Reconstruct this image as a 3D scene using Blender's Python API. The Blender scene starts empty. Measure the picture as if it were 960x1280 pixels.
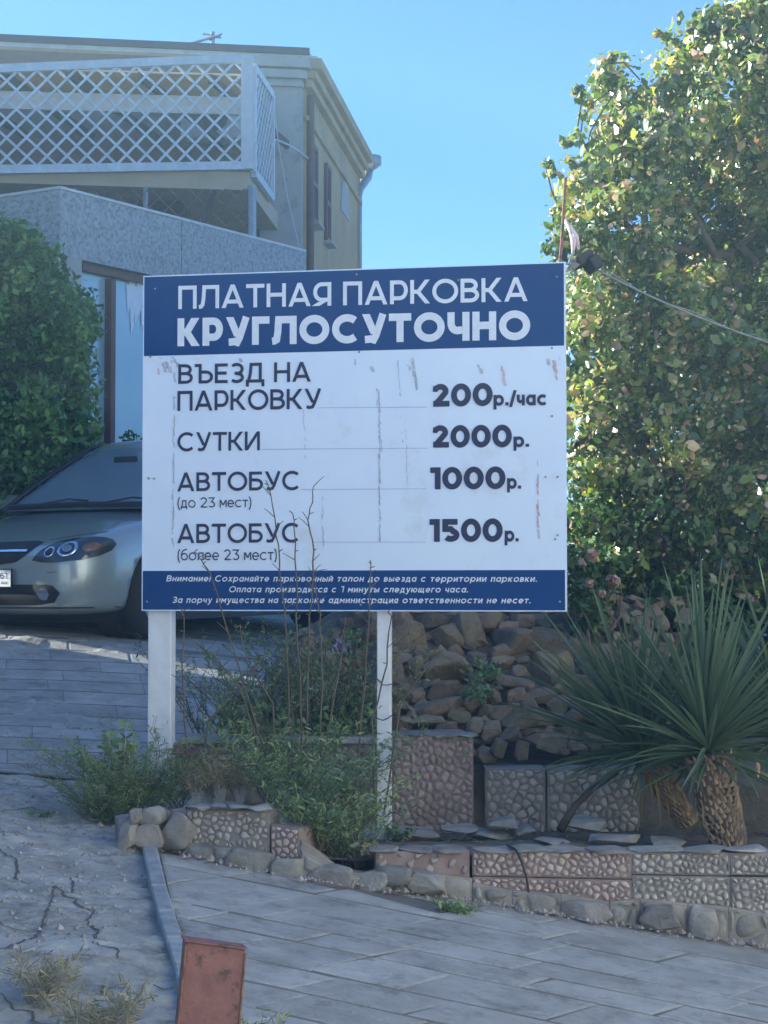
import bpy, bmesh, math, random
import numpy as np
from mathutils import Vector, Matrix, noise
from mathutils.bvhtree import BVHTree
R = math.radians
S = bpy.context.scene
C = S.collection
random.seed(7)
rng = np.random.default_rng(7)

# ------------------------------------------------------------ camera
EYE = 1.6                       # eye height; the horizon lies at row 740 of the 960x1280 photograph
F = 2400.0
PITCH = math.atan(100 / F)
cd = bpy.data.cameras.new('camera'); cam = bpy.data.objects.new('camera', cd); C.objects.link(cam)
cam.location = (0, 0, EYE); cam.rotation_euler = (math.pi / 2 + PITCH, 0, 0)
cd.sensor_fit = 'VERTICAL'; cd.sensor_height = 24; cd.lens = 24 * F / 1280
cd.clip_start = 0.1; cd.clip_end = 3000
S.camera = cam
# ------------------------------------------------------------ light
SUN_EL = R(16); SUN_AZ = math.atan2(-.965, .26)         # azimuth from +Y towards +X
sdir = Vector((math.sin(SUN_AZ) * math.cos(SUN_EL), math.cos(SUN_AZ) * math.cos(SUN_EL), math.sin(SUN_EL)))
W = bpy.data.worlds.new('World'); S.world = W; W.use_nodes = True
sky = W.node_tree.nodes.new('ShaderNodeTexSky'); sky.sky_type = 'NISHITA'; sky.sun_disc = False
sky.sun_elevation = SUN_EL; sky.sun_rotation = SUN_AZ
sky.air_density = 1.0; sky.dust_density = 0.3; sky.ozone_density = 3.0; sky.altitude = 0
tint = W.node_tree.nodes.new('ShaderNodeMix'); tint.data_type = 'RGBA'; tint.blend_type = 'MULTIPLY'; tint.inputs[0].default_value = 1
tint.inputs[7].default_value = (.42, .655, 1.02, 1)                      # the photograph's cool white balance, the same all over the sky
W.node_tree.links.new(sky.outputs[0], tint.inputs[6]); W.node_tree.links.new(tint.outputs[2], W.node_tree.nodes['Background'].inputs[0])
W.node_tree.nodes['Background'].inputs[1].default_value = 0.098
sl = bpy.data.lights.new('sun', 'SUN'); sl.energy = 5.0; sl.angle = R(.5); sl.color = (.93, .95, .82)
so = bpy.data.objects.new('sun', sl); C.objects.link(so)
so.rotation_euler = sdir.to_track_quat('Z', 'Y').to_euler(); so.location = (-20, 8, 20)
S.view_settings.view_transform = 'Standard'; S.view_settings.look = 'None'
S.view_settings.exposure = 1.85; S.view_settings.gamma = 1
S.view_settings.use_curve_mapping = False

# ------------------------------------------------------------ helpers
cp, sp = math.cos(PITCH), math.sin(PITCH)
def P(px, py, Y):
    "world point at depth Y seen at photo pixel (px, py)"
    r, u = px - 480, 640 - py
    y = F * cp - u * sp; z = F * sp + u * cp
    k = Y / y
    return Vector((r * k, Y, EYE + z * k))
def tag(o, label=None, cat=None, group=None, kind=None):
    for k, v in (('label', label), ('category', cat), ('group', group), ('kind', kind)):
        if v: o[k] = v
    return o
def empty(name, loc, label=None, cat=None, group=None, rot=(0, 0, 0)):
    o = bpy.data.objects.new(name, None); C.objects.link(o); o.location = loc; o.rotation_euler = rot
    o.empty_display_size = .2
    return tag(o, label, cat, group)
def link(name, me, mats, parent=None, local=False):
    "geometry is in world coordinates unless local; a parented piece gets the inverse of its parent's place"
    o = bpy.data.objects.new(name, me); C.objects.link(o)
    if mats is not None and len(me.materials) == 0:
        for m in (mats if isinstance(mats, (list, tuple)) else [mats]): me.materials.append(m)
    if parent is not None:
        o.parent = parent
        if not local:
            o.matrix_parent_inverse = wm(parent).inverted()
    return o
def wm(o):
    m = Matrix.LocRotScale(o.location, o.rotation_euler, o.scale)
    if o.parent is not None: return wm(o.parent) @ o.matrix_parent_inverse @ m
    return m
class MB:
    def __init__(s): s.v = []; s.f = []; s.m = []; s.mi = 0
    def add(s, vs, fs):
        b = len(s.v); s.v.extend([tuple(v) for v in vs])
        for f in fs: s.f.append(tuple(i + b for i in f)); s.m.append(s.mi)
        return s
    def box(s, c, size, M=None):
        x, y, z = [a / 2 for a in size]; c = Vector(c)
        vs = [Vector((i * x, j * y, k * z)) for i in (-1, 1) for j in (-1, 1) for k in (-1, 1)]
        vs = [c + (M @ v if M is not None else v) for v in vs]
        return s.add(vs, [(0, 1, 3, 2), (4, 6, 7, 5), (0, 4, 5, 1), (2, 3, 7, 6), (0, 2, 6, 4), (1, 5, 7, 3)])
    def bar(s, a, b, w, d, up=(0, 0, 1)):
        "box from a to b, w across, d along 'up'"
        a, b = Vector(a), Vector(b); t = (b - a).normalized(); up = Vector(up)
        x = t.cross(up)
        if x.length < 1e-4: x = t.cross(Vector((0, 1, 0)))
        x.normalize(); u = x.cross(t)
        M = Matrix((x, t, u)).transposed()
        return s.box((a + b) / 2, (w, (b - a).length, d), M)
    def tube(s, pts, r, n=6, cap=True):
        pts = [Vector(p) for p in pts]; k = len(pts)
        if not isinstance(r, (list, tuple)): r = [r] * k
        vs = []; prev = None
        for i, p in enumerate(pts):
            t = (pts[min(i + 1, k - 1)] - pts[max(i - 1, 0)]).normalized()
            if prev is None: x = t.orthogonal().normalized()
            else: x = (prev - t * prev.dot(t)).normalized()
            prev = x; y = t.cross(x)
            for j in range(n):
                a = 2 * math.pi * j / n
                vs.append(p + (x * math.cos(a) + y * math.sin(a)) * r[i])
        fs = [(i * n + j, i * n + (j + 1) % n, (i + 1) * n + (j + 1) % n, (i + 1) * n + j) for i in range(k - 1) for j in range(n)]
        if cap: fs += [tuple(range(n))[::-1], tuple((k - 1) * n + j for j in range(n))]
        return s.add(vs, fs)
    def prism(s, poly, ext):
        "planar polygon (list of Vector) extruded by the vector ext"
        n = len(poly); ext = Vector(ext); poly = [Vector(p) for p in poly]
        vs = poly + [p + ext for p in poly]
        fs = [tuple(range(n))[::-1], tuple(range(n, 2 * n))] + [(i, (i + 1) % n, n + (i + 1) % n, n + i) for i in range(n)]
        return s.add(vs, fs)
    def mesh(s, name, smooth=False):
        me = bpy.data.meshes.new(name); me.from_pydata(s.v, [], s.f)
        if any(s.m): me.polygons.foreach_set('material_index', s.m)
        if smooth: me.polygons.foreach_set('use_smooth', [True] * len(s.f))
        me.validate(); me.update()
        return me
    def build(s, name, mats, parent=None, smooth=False, recalc=True, bevel=0):
        me = s.mesh(name, smooth)
        if recalc or bevel:
            bm = bmesh.new(); bm.from_mesh(me)
            if bevel: bmesh.ops.bevel(bm, geom=bm.edges[:], offset=bevel, segments=1, affect='EDGES', clamp_overlap=True)
            if recalc: bmesh.ops.recalc_face_normals(bm, faces=bm.faces)
            bm.to_mesh(me); bm.free()
        return link(name, me, mats, parent)

def node(nt, t, **kw):
    n = nt.nodes.new(t)
    for k, v in kw.items(): setattr(n, k, v)
    return n
def mat(name, c1, c2=None, scale=4, rough=.8, bump=0, bscale=None, detail=6, c3=None, c3s=1.5, c3t=(.55, .7),
        metal=0, spec=.5, rand=0, coat=0, dist=.02, coord='Object', stretch=None, trans=0, hue=0):
    m = bpy.data.materials.new(name); m.use_nodes = True; nt = m.node_tree
    b = nt.nodes['Principled BSDF']
    b.inputs['Roughness'].default_value = rough; b.inputs['Metallic'].default_value = metal
    b.inputs['Specular IOR Level'].default_value = spec; b.inputs['Coat Weight'].default_value = coat
    c2 = c2 or tuple(min(1, x * 1.25) for x in c1)
    tc = node(nt, 'ShaderNodeTexCoord'); vec = tc.outputs[coord]
    if stretch:
        mp = node(nt, 'ShaderNodeMapping'); mp.inputs['Scale'].default_value = stretch
        nt.links.new(vec, mp.inputs[0]); vec = mp.outputs[0]
    nz = node(nt, 'ShaderNodeTexNoise'); nz.inputs['Scale'].default_value = scale; nz.inputs['Detail'].default_value = detail
    nz.inputs['Roughness'].default_value = .65
    nt.links.new(vec, nz.inputs['Vector'])
    rp = node(nt, 'ShaderNodeValToRGB'); rp.color_ramp.elements[0].position = .32; rp.color_ramp.elements[1].position = .68
    rp.color_ramp.elements[0].color = (*c1, 1); rp.color_ramp.elements[1].color = (*c2, 1)
    nt.links.new(nz.outputs[0], rp.inputs[0]); col = rp.outputs[0]
    if c3:
        n3 = node(nt, 'ShaderNodeTexNoise'); n3.inputs['Scale'].default_value = c3s; n3.inputs['Detail'].default_value = 8
        n3.inputs['Roughness'].default_value = .7
        nt.links.new(vec, n3.inputs['Vector'])
        mr = node(nt, 'ShaderNodeMapRange'); mr.inputs[1].default_value = c3t[0]; mr.inputs[2].default_value = c3t[1]
        nt.links.new(n3.outputs[0], mr.inputs[0])
        mx = node(nt, 'ShaderNodeMix', data_type='RGBA'); mx.inputs[7].default_value = (*c3, 1)
        nt.links.new(mr.outputs[0], mx.inputs[0]); nt.links.new(col, mx.inputs[6]); col = mx.outputs[2]
    if rand:
        g = node(nt, 'ShaderNodeNewGeometry'); oi = node(nt, 'ShaderNodeObjectInfo')
        ad = node(nt, 'ShaderNodeMath', operation='ADD'); nt.links.new(g.outputs['Random Per Island'], ad.inputs[0]); nt.links.new(oi.outputs['Random'], ad.inputs[1])
        fr = node(nt, 'ShaderNodeMath', operation='FRACT'); nt.links.new(ad.outputs[0], fr.inputs[0])
        hs = node(nt, 'ShaderNodeHueSaturation'); mv = node(nt, 'ShaderNodeMapRange')
        mv.inputs[3].default_value = 1 - rand; mv.inputs[4].default_value = 1 + rand
        nt.links.new(fr.outputs[0], mv.inputs[0]); nt.links.new(mv.outputs[0], hs.inputs['Value'])
        if hue:
            mh = node(nt, 'ShaderNodeMath', operation='MULTIPLY'); mh.inputs[1].default_value = 7.31; nt.links.new(fr.outputs[0], mh.inputs[0])
            f2 = node(nt, 'ShaderNodeMath', operation='FRACT'); nt.links.new(mh.outputs[0], f2.inputs[0])
            m2 = node(nt, 'ShaderNodeMapRange'); m2.inputs[3].default_value = .5 - hue; m2.inputs[4].default_value = .5 + hue
            nt.links.new(f2.outputs[0], m2.inputs[0]); nt.links.new(m2.outputs[0], hs.inputs['Hue'])
        nt.links.new(col, hs.inputs['Color']); col = hs.outputs[0]
    nt.links.new(col, b.inputs['Base Color'])
    if bump:
        nb = node(nt, 'ShaderNodeTexNoise'); nb.inputs['Scale'].default_value = bscale or scale * 4; nb.inputs['Detail'].default_value = 8
        nb.inputs['Roughness'].default_value = .7
        nt.links.new(vec, nb.inputs['Vector'])
        bp = node(nt, 'ShaderNodeBump'); bp.inputs['Strength'].default_value = bump; bp.inputs['Distance'].default_value = dist
        nt.links.new(nb.outputs[0], bp.inputs['Height']); nt.links.new(bp.outputs[0], b.inputs['Normal'])
    if trans:
        out = nt.nodes['Material Output']; tr = node(nt, 'ShaderNodeBsdfTranslucent'); ms = node(nt, 'ShaderNodeMixShader')
        br = node(nt, 'ShaderNodeMix', data_type='RGBA', blend_type='MULTIPLY'); br.inputs[0].default_value = 1
        br.inputs[7].default_value = (1.6, 1.5, .6, 1); nt.links.new(col, br.inputs[6]); nt.links.new(br.outputs[2], tr.inputs[0])
        ms.inputs[0].default_value = trans
        nt.links.new(b.outputs[0], ms.inputs[1]); nt.links.new(tr.outputs[0], ms.inputs[2]); nt.links.new(ms.outputs[0], out.inputs[0])
    return m
def leafmat(name, cols, rough=.45, trans=.35, spec=.5):
    "leaf colours chosen per leaf from a list"
    m = bpy.data.materials.new(name); m.use_nodes = True; nt = m.node_tree; b = nt.nodes['Principled BSDF']
    g = node(nt, 'ShaderNodeNewGeometry'); rp = node(nt, 'ShaderNodeValToRGB'); cr = rp.color_ramp; cr.interpolation = 'CONSTANT'
    cr.elements[0].color = (*cols[0], 1); n = len(cols)
    while len(cr.elements) < n: cr.elements.new(1)
    for i, c in enumerate(cols): cr.elements[i].position = i / n; cr.elements[i].color = (*c, 1)
    nt.links.new(g.outputs['Random Per Island'], rp.inputs[0]); nt.links.new(rp.outputs[0], b.inputs['Base Color'])
    b.inputs['Roughness'].default_value = rough; b.inputs['Specular IOR Level'].default_value = spec
    if trans:
        out = nt.nodes['Material Output']; tr = node(nt, 'ShaderNodeBsdfTranslucent'); ms = node(nt, 'ShaderNodeMixShader')
        br = node(nt, 'ShaderNodeMix', data_type='RGBA', blend_type='MULTIPLY'); br.inputs[0].default_value = 1
        br.inputs[7].default_value = (1.5, 1.5, .6, 1); nt.links.new(rp.outputs[0], br.inputs[6]); nt.links.new(br.outputs[2], tr.inputs[0])
        ms.inputs[0].default_value = trans
        nt.links.new(b.outputs[0], ms.inputs[1]); nt.links.new(tr.outputs[0], ms.inputs[2]); nt.links.new(ms.outputs[0], out.inputs[0])
    return m

M = {}
M['ground'] = mat('worn_concrete', (.3, .29, .26), (.58, .56, .51), 4.2, .95, 1.0, 22, c3=(.19, .185, .165), c3s=5, c3t=(.5, .68), dist=.03, detail=12)
M['slab'] = mat('paving_slab', (.3, .285, .26), (.48, .46, .425), 5, .9, .9, 30, rand=.12, c3=(.21, .195, .17), c3s=7, c3t=(.52, .7), dist=.015, detail=12)
M['joint'] = mat('joint_dirt', (.14, .13, .115), (.21, .195, .17), 8, .95, .5, 60)
M['joint_dark'] = mat('crack_dirt', (.08, .075, .065), (.13, .12, .1), 30, .95)
M['kerb'] = mat('kerb_concrete', (.22, .23, .23), (.36, .37, .37), 14, .85, .4, 60, dist=.006, rand=.06)
M['soil'] = mat('dry_soil', (.13, .115, .09), (.27, .24, .19), 9, .95, 1.0, 40, dist=.04, detail=12)
M['mortar'] = mat('mortar', (.19, .165, .15), (.32, .29, .26), 9, .9, .6, 90, dist=.006)
M['mortar_pink'] = mat('pink_mortar', (.21, .14, .13), (.34, .26, .235), 9, .9, .6, 90, dist=.006)
M['pebble'] = mat('pebble_stone', (.33, .29, .26), (.5, .45, .4), 20, .85, .5, 80, rand=.22, hue=.03, dist=.003)
M['pebble_pink'] = mat('pinkish_pebble', (.38, .3, .25), (.54, .44, .38), 20, .85, .5, 80, rand=.22, hue=.03, dist=.003)
M['pebble_dull'] = mat('dull_pebble', (.26, .22, .2), (.38, .33, .3), 20, .8, .3, 80, rand=.2, hue=.03, dist=.003)
M['boulder'] = mat('boulder_stone', (.2, .185, .165), (.36, .335, .3), 9, .9, .9, 40, rand=.22, hue=.02, dist=.012)
M['rock'] = mat('brown_rock', (.18, .145, .105), (.32, .255, .18), 7, .95, 1.0, 26, rand=.2, hue=.02, dist=.03, c3=(.16, .15, .13), c3s=6, detail=10)
M['white_metal'] = mat('white_painted_steel', (.66, .66, .68), (.78, .78, .78), 12, .5, .1, 60, c3=(.4, .36, .33), c3s=9, c3t=(.66, .8), dist=.002)
M['sign_white'] = mat('sign_face_white', (.68, .76, .88), (.72, .8, .9), 3, .45, 0, c3=(.62, .62, .64), c3s=2)
M['sign_blue'] = mat('sign_face_blue', (.004, .046, .17), (.006, .054, .19), 3, .6, spec=.25)
M['sign_back'] = mat('sign_back', (.4, .4, .42), None, 5, .6)
M['ink'] = mat('navy_ink', (.018, .02, .06), (.024, .027, .075), 40, .5)
M['ink_white'] = mat('white_ink', (.66, .69, .74), (.76, .78, .82), 25, .5)
M['rule'] = mat('ruling_ink', (.4, .42, .55), None, 30, .5)
M['scuff'] = mat('glue_scuff', (.33, .33, .38), (.6, .6, .66), 45, .8, coord='Object')
M['scuff_red'] = mat('rusty_scuff', (.5, .3, .3), (.66, .56, .6), 45, .8)
M['rust'] = mat('rust_red_paint', (.19, .08, .07), (.29, .13, .11), 18, .8, .8, 60, c3=(.08, .04, .03), c3s=16, c3t=(.52, .62), dist=.006, detail=12)
M['rust_edge'] = mat('bare_rust', (.12, .05, .03), (.3, .15, .1), 30, .85, .6, 90, dist=.003)
M['plaster'] = mat('ochre_plaster', (.36, .25, .125), (.47, .34, .18), 1.6, .9, .3, 25, c3=(.24, .19, .13), c3s=1.2, c3t=(.5, .75), dist=.01)
M['plaster_grey'] = mat('grey_plaster', (.33, .31, .28), (.43, .41, .37), 2, .9, .3, 25, c3=(.24, .22, .19), c3s=2, dist=.01)
M['board'] = mat('grey_particle_board', (.25, .27, .28), (.42, .44, .45), 20, .85, .3, 30, detail=10, c3=(.2, .22, .23), c3s=26, c3t=(.5, .6), dist=.006)
M['fascia'] = mat('white_fascia', (.5, .5, .48), (.62, .62, .6), 4, .6, c3=(.4, .4, .4), c3s=3)
M['roof_dark'] = mat('purple_brown_roof', (.05, .035, .05), (.08, .055, .07), 5, .6)
M['lattice'] = mat('white_lattice_paint', (.42, .46, .48), (.58, .62, .64), 8, .6, rand=.07)
M['beam'] = mat('tan_balcony_edge', (.4, .31, .2), (.48, .38, .26), 3, .8)
M['brick_wall'] = mat('brown_brick_wall', (.17, .1, .07), (.24, .15, .11), 4, .9, c3=(.28, .18, .13), c3s=5)
M['awning'] = mat('cream_awning', (.6, .47, .33), (.7, .58, .44), 3, .8, trans=.15)
M['dark_wood'] = mat('dark_wood', (.03, .025, .02), (.07, .05, .04), 10, .8)
M['window_frame'] = mat('brown_window_frame', (.1, .04, .03), (.15, .06, .045), 12, .6)
M['dark'] = mat('dark_recess', (.015, .018, .02), (.03, .03, .035), 6, .7)
M['steel'] = mat('grey_pipe_steel', (.22, .23, .24), (.34, .35, .36), 9, .45, metal=.6)
M['grey_white'] = mat('grey_white_plastic', (.45, .46, .46), (.58, .58, .57), 9, .5)
M['wire'] = mat('black_cable', (.015, .015, .017), (.03, .03, .03), 20, .6)
M['wire_grey'] = mat('grey_cable', (.16, .16, .16), (.25, .25, .25), 20, .6)
M['wire_pale'] = mat('pale_cable', (.42, .42, .42), (.55, .55, .55), 20, .5)
M['bark'] = mat('grey_brown_bark', (.08, .055, .04), (.18, .13, .1), 18, .9, .8, 50, dist=.01)
M['twig'] = mat('dark_twig', (.08, .065, .05), (.15, .12, .09), 30, .85)
M['yucca_scale'] = mat('trunk_scale', (.17, .115, .07), (.33, .24, .15), 20, .85, .3, 60, rand=.35, dist=.003)
M['yucca_leaf'] = leafmat('blade_leaf', [(0.053, 0.092, 0.071), (0.078, 0.122, 0.088), (0.105, 0.158, 0.095), (0.044, 0.073, 0.071), (0.149, 0.196, 0.111)], .5, .2)
M['dry_leaf'] = leafmat('dry_blade', [(.2, .13, .06), (.28, .19, .1), (.14, .09, .05)], .8, .1)
M['tree_leaf'] = leafmat('vine_leaf', [(0.102, 0.176, 0.044), (0.17, 0.263, 0.061), (0.239, 0.321, 0.089), (0.086, 0.146, 0.061), (0.323, 0.379, 0.125), (0.409, 0.35, 0.16), (0.478, 0.321, 0.232), (0.136, 0.219, 0.072), (0.068, 0.124, 0.061), (0.204, 0.292, 0.081)], .3, .4, 1.0)
M['blossom'] = leafmat('cream_blossom', [(.62, .5, .34), (.7, .62, .48), (.6, .36, .26), (.55, .42, .25)], .6, .3)
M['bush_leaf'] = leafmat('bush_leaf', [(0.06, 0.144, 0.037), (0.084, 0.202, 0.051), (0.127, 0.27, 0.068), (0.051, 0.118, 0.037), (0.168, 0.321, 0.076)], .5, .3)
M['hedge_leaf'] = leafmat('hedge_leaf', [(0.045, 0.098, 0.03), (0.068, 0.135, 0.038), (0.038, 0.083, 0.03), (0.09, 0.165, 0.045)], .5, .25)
M['weed_leaf'] = leafmat('weed_leaf', [(0.157, 0.242, 0.102), (0.225, 0.317, 0.136), (0.112, 0.186, 0.09), (0.291, 0.353, 0.181)], .7, .25)
M['weed_dark'] = leafmat('dark_weed_leaf', [(0.086, 0.164, 0.089), (0.124, 0.227, 0.115), (0.174, 0.268, 0.141)], .6, .2)
M['dry_grass'] = leafmat('dry_grass', [(.42, .36, .24), (.34, .28, .18), (.5, .44, .3), (.26, .24, .14)], .85, .2)
M['rose'] = leafmat('rose_petal', [(0.446, 0.281, 0.236), (0.36, 0.182, 0.184), (0.504, 0.45, 0.367)], .6, .25)
M['mauve'] = leafmat('mauve_petal', [(.3, .25, .5), (.4, .32, .55)], .6, .25)
M['red_cloth'] = mat('dark_red_cloth', (.14, .03, .04), (.22, .06, .07), 16, .9, .5, 40)
M['pink_cloth'] = mat('faded_pink_cloth', (.55, .42, .45), (.7, .58, .6), 16, .9)
M['paint'] = mat('silver_car_paint', (.33, .38, .37), (.35, .4, .39), 30, .3, metal=.35, coat=1.0, spec=.5)
M['car_glass'] = mat('car_glass', (.24, .32, .38), (.27, .35, .41), 3, .08, spec=1.0, metal=.35)
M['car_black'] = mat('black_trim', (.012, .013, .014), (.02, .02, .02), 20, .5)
M['tyre'] = mat('tyre_rubber', (.02, .02, .021), (.03, .03, .03), 20, .85)
M['rim'] = mat('alloy_rim', (.3, .3, .31), None, 20, .35, metal=.8)
M['chrome'] = mat('chrome_trim', (.6, .62, .64), None, 20, .15, metal=1)
M['lamp_glass'] = mat('smoked_lamp_glass', (.03, .035, .04), (.045, .05, .055), 10, .08, spec=.9)
M['lamp_orange'] = mat('orange_indicator', (.2, .1, .07), (.25, .13, .09), 40, .2)
M['plate'] = mat('plate_white', (.6, .6, .6), None, 20, .5)
M['window_glass'] = mat('window_glass', (.26, .4, .46), (.32, .46, .52), 1.5, .04, spec=1.0)
M['white_film'] = mat('torn_white_paint', (.6, .66, .7), (.7, .74, .78), 12, .5)
M['whitewash'] = mat('whitewash', (.72, .7, .66), (.8, .78, .74), 1.5, .9, .2, 20)
M['curtain'] = mat('white_curtain', (.5, .55, .58), (.62, .66, .68), 4, .7)

def clump_tone(m, amt=.35, yellow=.04, scale=2.2):
    "whole sprays of leaves differ in their own colour"
    nt = m.node_tree; rp = [n for n in nt.nodes if n.bl_idname == 'ShaderNodeValToRGB'][0]
    dst = [l.to_socket for l in rp.outputs[0].links]
    tc = node(nt, 'ShaderNodeTexCoord'); nz = node(nt, 'ShaderNodeTexNoise'); nz.inputs['Scale'].default_value = scale; nz.inputs['Detail'].default_value = 4
    nt.links.new(tc.outputs['Object'], nz.inputs['Vector'])
    hs = node(nt, 'ShaderNodeHueSaturation')
    for sock, a, b in (('Value', 1 - amt, 1 + amt), ('Hue', .5 - yellow, .5 + yellow * .5)):
        mr = node(nt, 'ShaderNodeMapRange'); mr.inputs[1].default_value = .35; mr.inputs[2].default_value = .65; mr.inputs[3].default_value = a if sock == 'Value' else b; mr.inputs[4].default_value = b if sock == 'Value' else a
        nt.links.new(nz.outputs[0], mr.inputs[0]); nt.links.new(mr.outputs[0], hs.inputs[sock])
    nt.links.new(rp.outputs[0], hs.inputs['Color'])
    for d_ in dst: nt.links.new(hs.outputs[0], d_)
clump_tone(M['tree_leaf'], .6, .04, 2.6); clump_tone(M['bush_leaf'], .3, .03, 1.5)
# ------------------------------------------------------------ ground
CAR_Y = 13.0
def gz(x, y):
    xs = 2.6 * math.tanh(x / 2.6) if x < 0 else (x if x < 3 else 3 + math.tanh(x - 3))
    z = -1.71 - .15 * xs + .051 * min(y, 40)
    t = min(max(y - 10.0, 0), 2.9)
    z += .172 * (t * t / (t + .25))
    return z + EYE
def G(px, py, f=None):
    "where the ray through a photo pixel meets the ground"
    lo, hi = 3.0, 60.0; f = f or gz
    for _ in range(50):
        m = (lo + hi) / 2; p = P(px, py, m)
        if p.z > f(p.x, p.y): lo = m
        else: hi = m
    return P(px, py, lo)
def seg_d(x, y, a, b):
    dx, dy = b[0] - a[0], b[1] - a[1]; L = dx * dx + dy * dy or 1e-9
    t = np.clip(((x - a[0]) * dx + (y - a[1]) * dy) / L, 0, 1)
    return np.hypot(x - a[0] - t * dx, y - a[1] - t * dy)
CR = [[(0, 1185), (45, 1170), (68, 1112), (95, 1128), (118, 1140), (124, 1165), (140, 1185)],
      [(0, 1112), (25, 1120)], [(0, 1152), (30, 1160), (52, 1168)], [(88, 1092), (92, 1110), (70, 1118)],
      [(0, 985), (50, 990), (110, 984), (135, 992)], [(0, 1018), (40, 1012), (60, 1020)], [(0, 1247), (40, 1262), (75, 1280), (110, 1290)],
      [(185, 1230), (205, 1236), (222, 1232)], [(120, 1185), (150, 1206)], [(0, 1060), (20, 1075), (18, 1100), (40, 1108)], [(95, 1245), (130, 1232), (170, 1240)]]
crk = []
for c in CR:
    pts = [G(*p) for p in c]
    q = [pts[0]]
    for a, b in zip(pts, pts[1:]):
        m = (a + b) / 2 + Vector((random.uniform(-.04, .04), random.uniform(-.05, .05), 0)); q += [m, b]
    crk.append([(p.x, p.y) for p in q])
def gn(x, y):
    e = min(1, max(0, (-.5 - x) / .1)) * min(1, max(0, (x + 3.2) / .1))
    return e * (noise.fractal(Vector((x * 1.3, y * 1.3, 0)), .9, 2.1, 6) * .03 + abs(noise.noise(Vector((x * 3, y * 5, 4)))) * .012 + noise.fractal(Vector((x * 9, y * 9, 2)), .8, 2.1, 5) * .008)
def ground_mesh():
    xs = np.concatenate([np.linspace(-110, -12, 12), np.linspace(-10, -2.8, 24), np.linspace(-2.6, -.6, 270), np.linspace(-.5, 6, 90), np.linspace(8, 110, 14)])
    ys = np.concatenate([np.linspace(-60, 3, 10), np.linspace(3.6, 6, 20), np.linspace(6.05, 10.2, 380), np.linspace(10.3, 17, 60), np.linspace(18, 60, 20), np.linspace(70, 130, 6)])
    X, Y = np.meshgrid(xs, ys)
    Z = np.array([[gz(x, y) for x in xs] for y in ys])
    for j in range(len(ys)):
        if not 5 < ys[j] < 14: continue
        for i in range(len(xs)):
            x, y = xs[i], ys[j]
            Z[j, i] += gn(x, y)
    n, m = X.shape
    vs = np.stack([X, Y, Z], -1).reshape(-1, 3)
    fs = [(j * m + i, j * m + i + 1, (j + 1) * m + i + 1, (j + 1) * m + i) for j in range(n - 1) for i in range(m - 1)]
    me = bpy.data.meshes.new('ground'); me.from_pydata(vs.tolist(), [], fs); me.polygons.foreach_set('use_smooth', [True] * len(fs)); me.update()
    return tag(link('ground', me, M['ground']), kind='structure')
ground_mesh()
for c in crk:
    m = MB(); pts = []
    for a, b in zip(c, c[1:]):
        k_ = max(2, int(math.hypot(b[0] - a[0], b[1] - a[1]) / .02))
        for k in range(k_): pts.append((a[0] + (b[0] - a[0]) * k / k_ + random.gauss(0, .003), a[1] + (b[1] - a[1]) * k / k_ + random.gauss(0, .004)))
    vs = []
    for i, (x, y) in enumerate(pts):
        w = .0025 + .0065 * max(0, noise.noise(Vector((x * 14, y * 14, 5))) + .35) * min(1, i / 4, (len(pts) - 1 - i) / 4)
        t = Vector(pts[min(i + 1, len(pts) - 1)]) - Vector(pts[max(i - 1, 0)]); t = t.normalized() if t.length > 1e-6 else Vector((1, 0)); q = Vector((-t.y, t.x)) * w
        for sg_ in (1, -1): vs.append((x + q.x * sg_, y + q.y * sg_, gz(x, y) + gn(x, y) + .003))
    m.add(vs, [(2 * i, 2 * i + 1, 2 * i + 3, 2 * i + 2) for i in range(len(pts) - 1)])
    tag(m.build('ground_crack', M['joint_dark'], recalc=False), kind='structure')

# kerb strip from the planter down to the lower edge of the view, and the slabs each side of it
kp = [G(*p) for p in ((187, 1066), (192, 1090), (198, 1118), (207, 1150), (218, 1184), (229, 1216), (236, 1250), (242, 1290), (250, 1340))]
kerb = tag(empty('kerb', kp[0]), kind='structure')
for a, b in zip(kp, kp[1:]):
    t = (b - a).normalized(); s_ = t.cross(Vector((0, 0, 1))).normalized() * .031
    a2, b2 = a + t * .006, b - t * .006
    up = Vector((0, 0, .035))
    m = MB(); m.prism([a2 - s_ - up, b2 - s_ - up, b2 + s_ - up, a2 + s_ - up], up * 2 + Vector((0, 0, random.uniform(-.004, .004))))
    m.build('kerb_stone', M['kerb'], kerb, bevel=.006)
def kerb_x(y):
    for a, b in zip(kp, kp[1:]):
        if b.y <= y <= a.y: return a.x + (b.x - a.x) * (a.y - y) / (a.y - b.y)
    return kp[0].x if y > kp[0].y else kp[-1].x

# wall line (front foot of the planter)
WL = [G(*p) for p in ((140, 1060), (215, 1066), (290, 1084), (345, 1092), (375, 1100), (470, 1112), (590, 1128), (700, 1146), (790, 1160), (960, 1186), (1300, 1240))]
def wall_y(x):
    for a, b in zip(WL, WL[1:]):
        if a.x <= x <= b.x: return a.y + (b.y - a.y) * (x - a.x) / (b.x - a.x)
    return WL[0].y if x < WL[0].x else WL[-1].y

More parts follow.
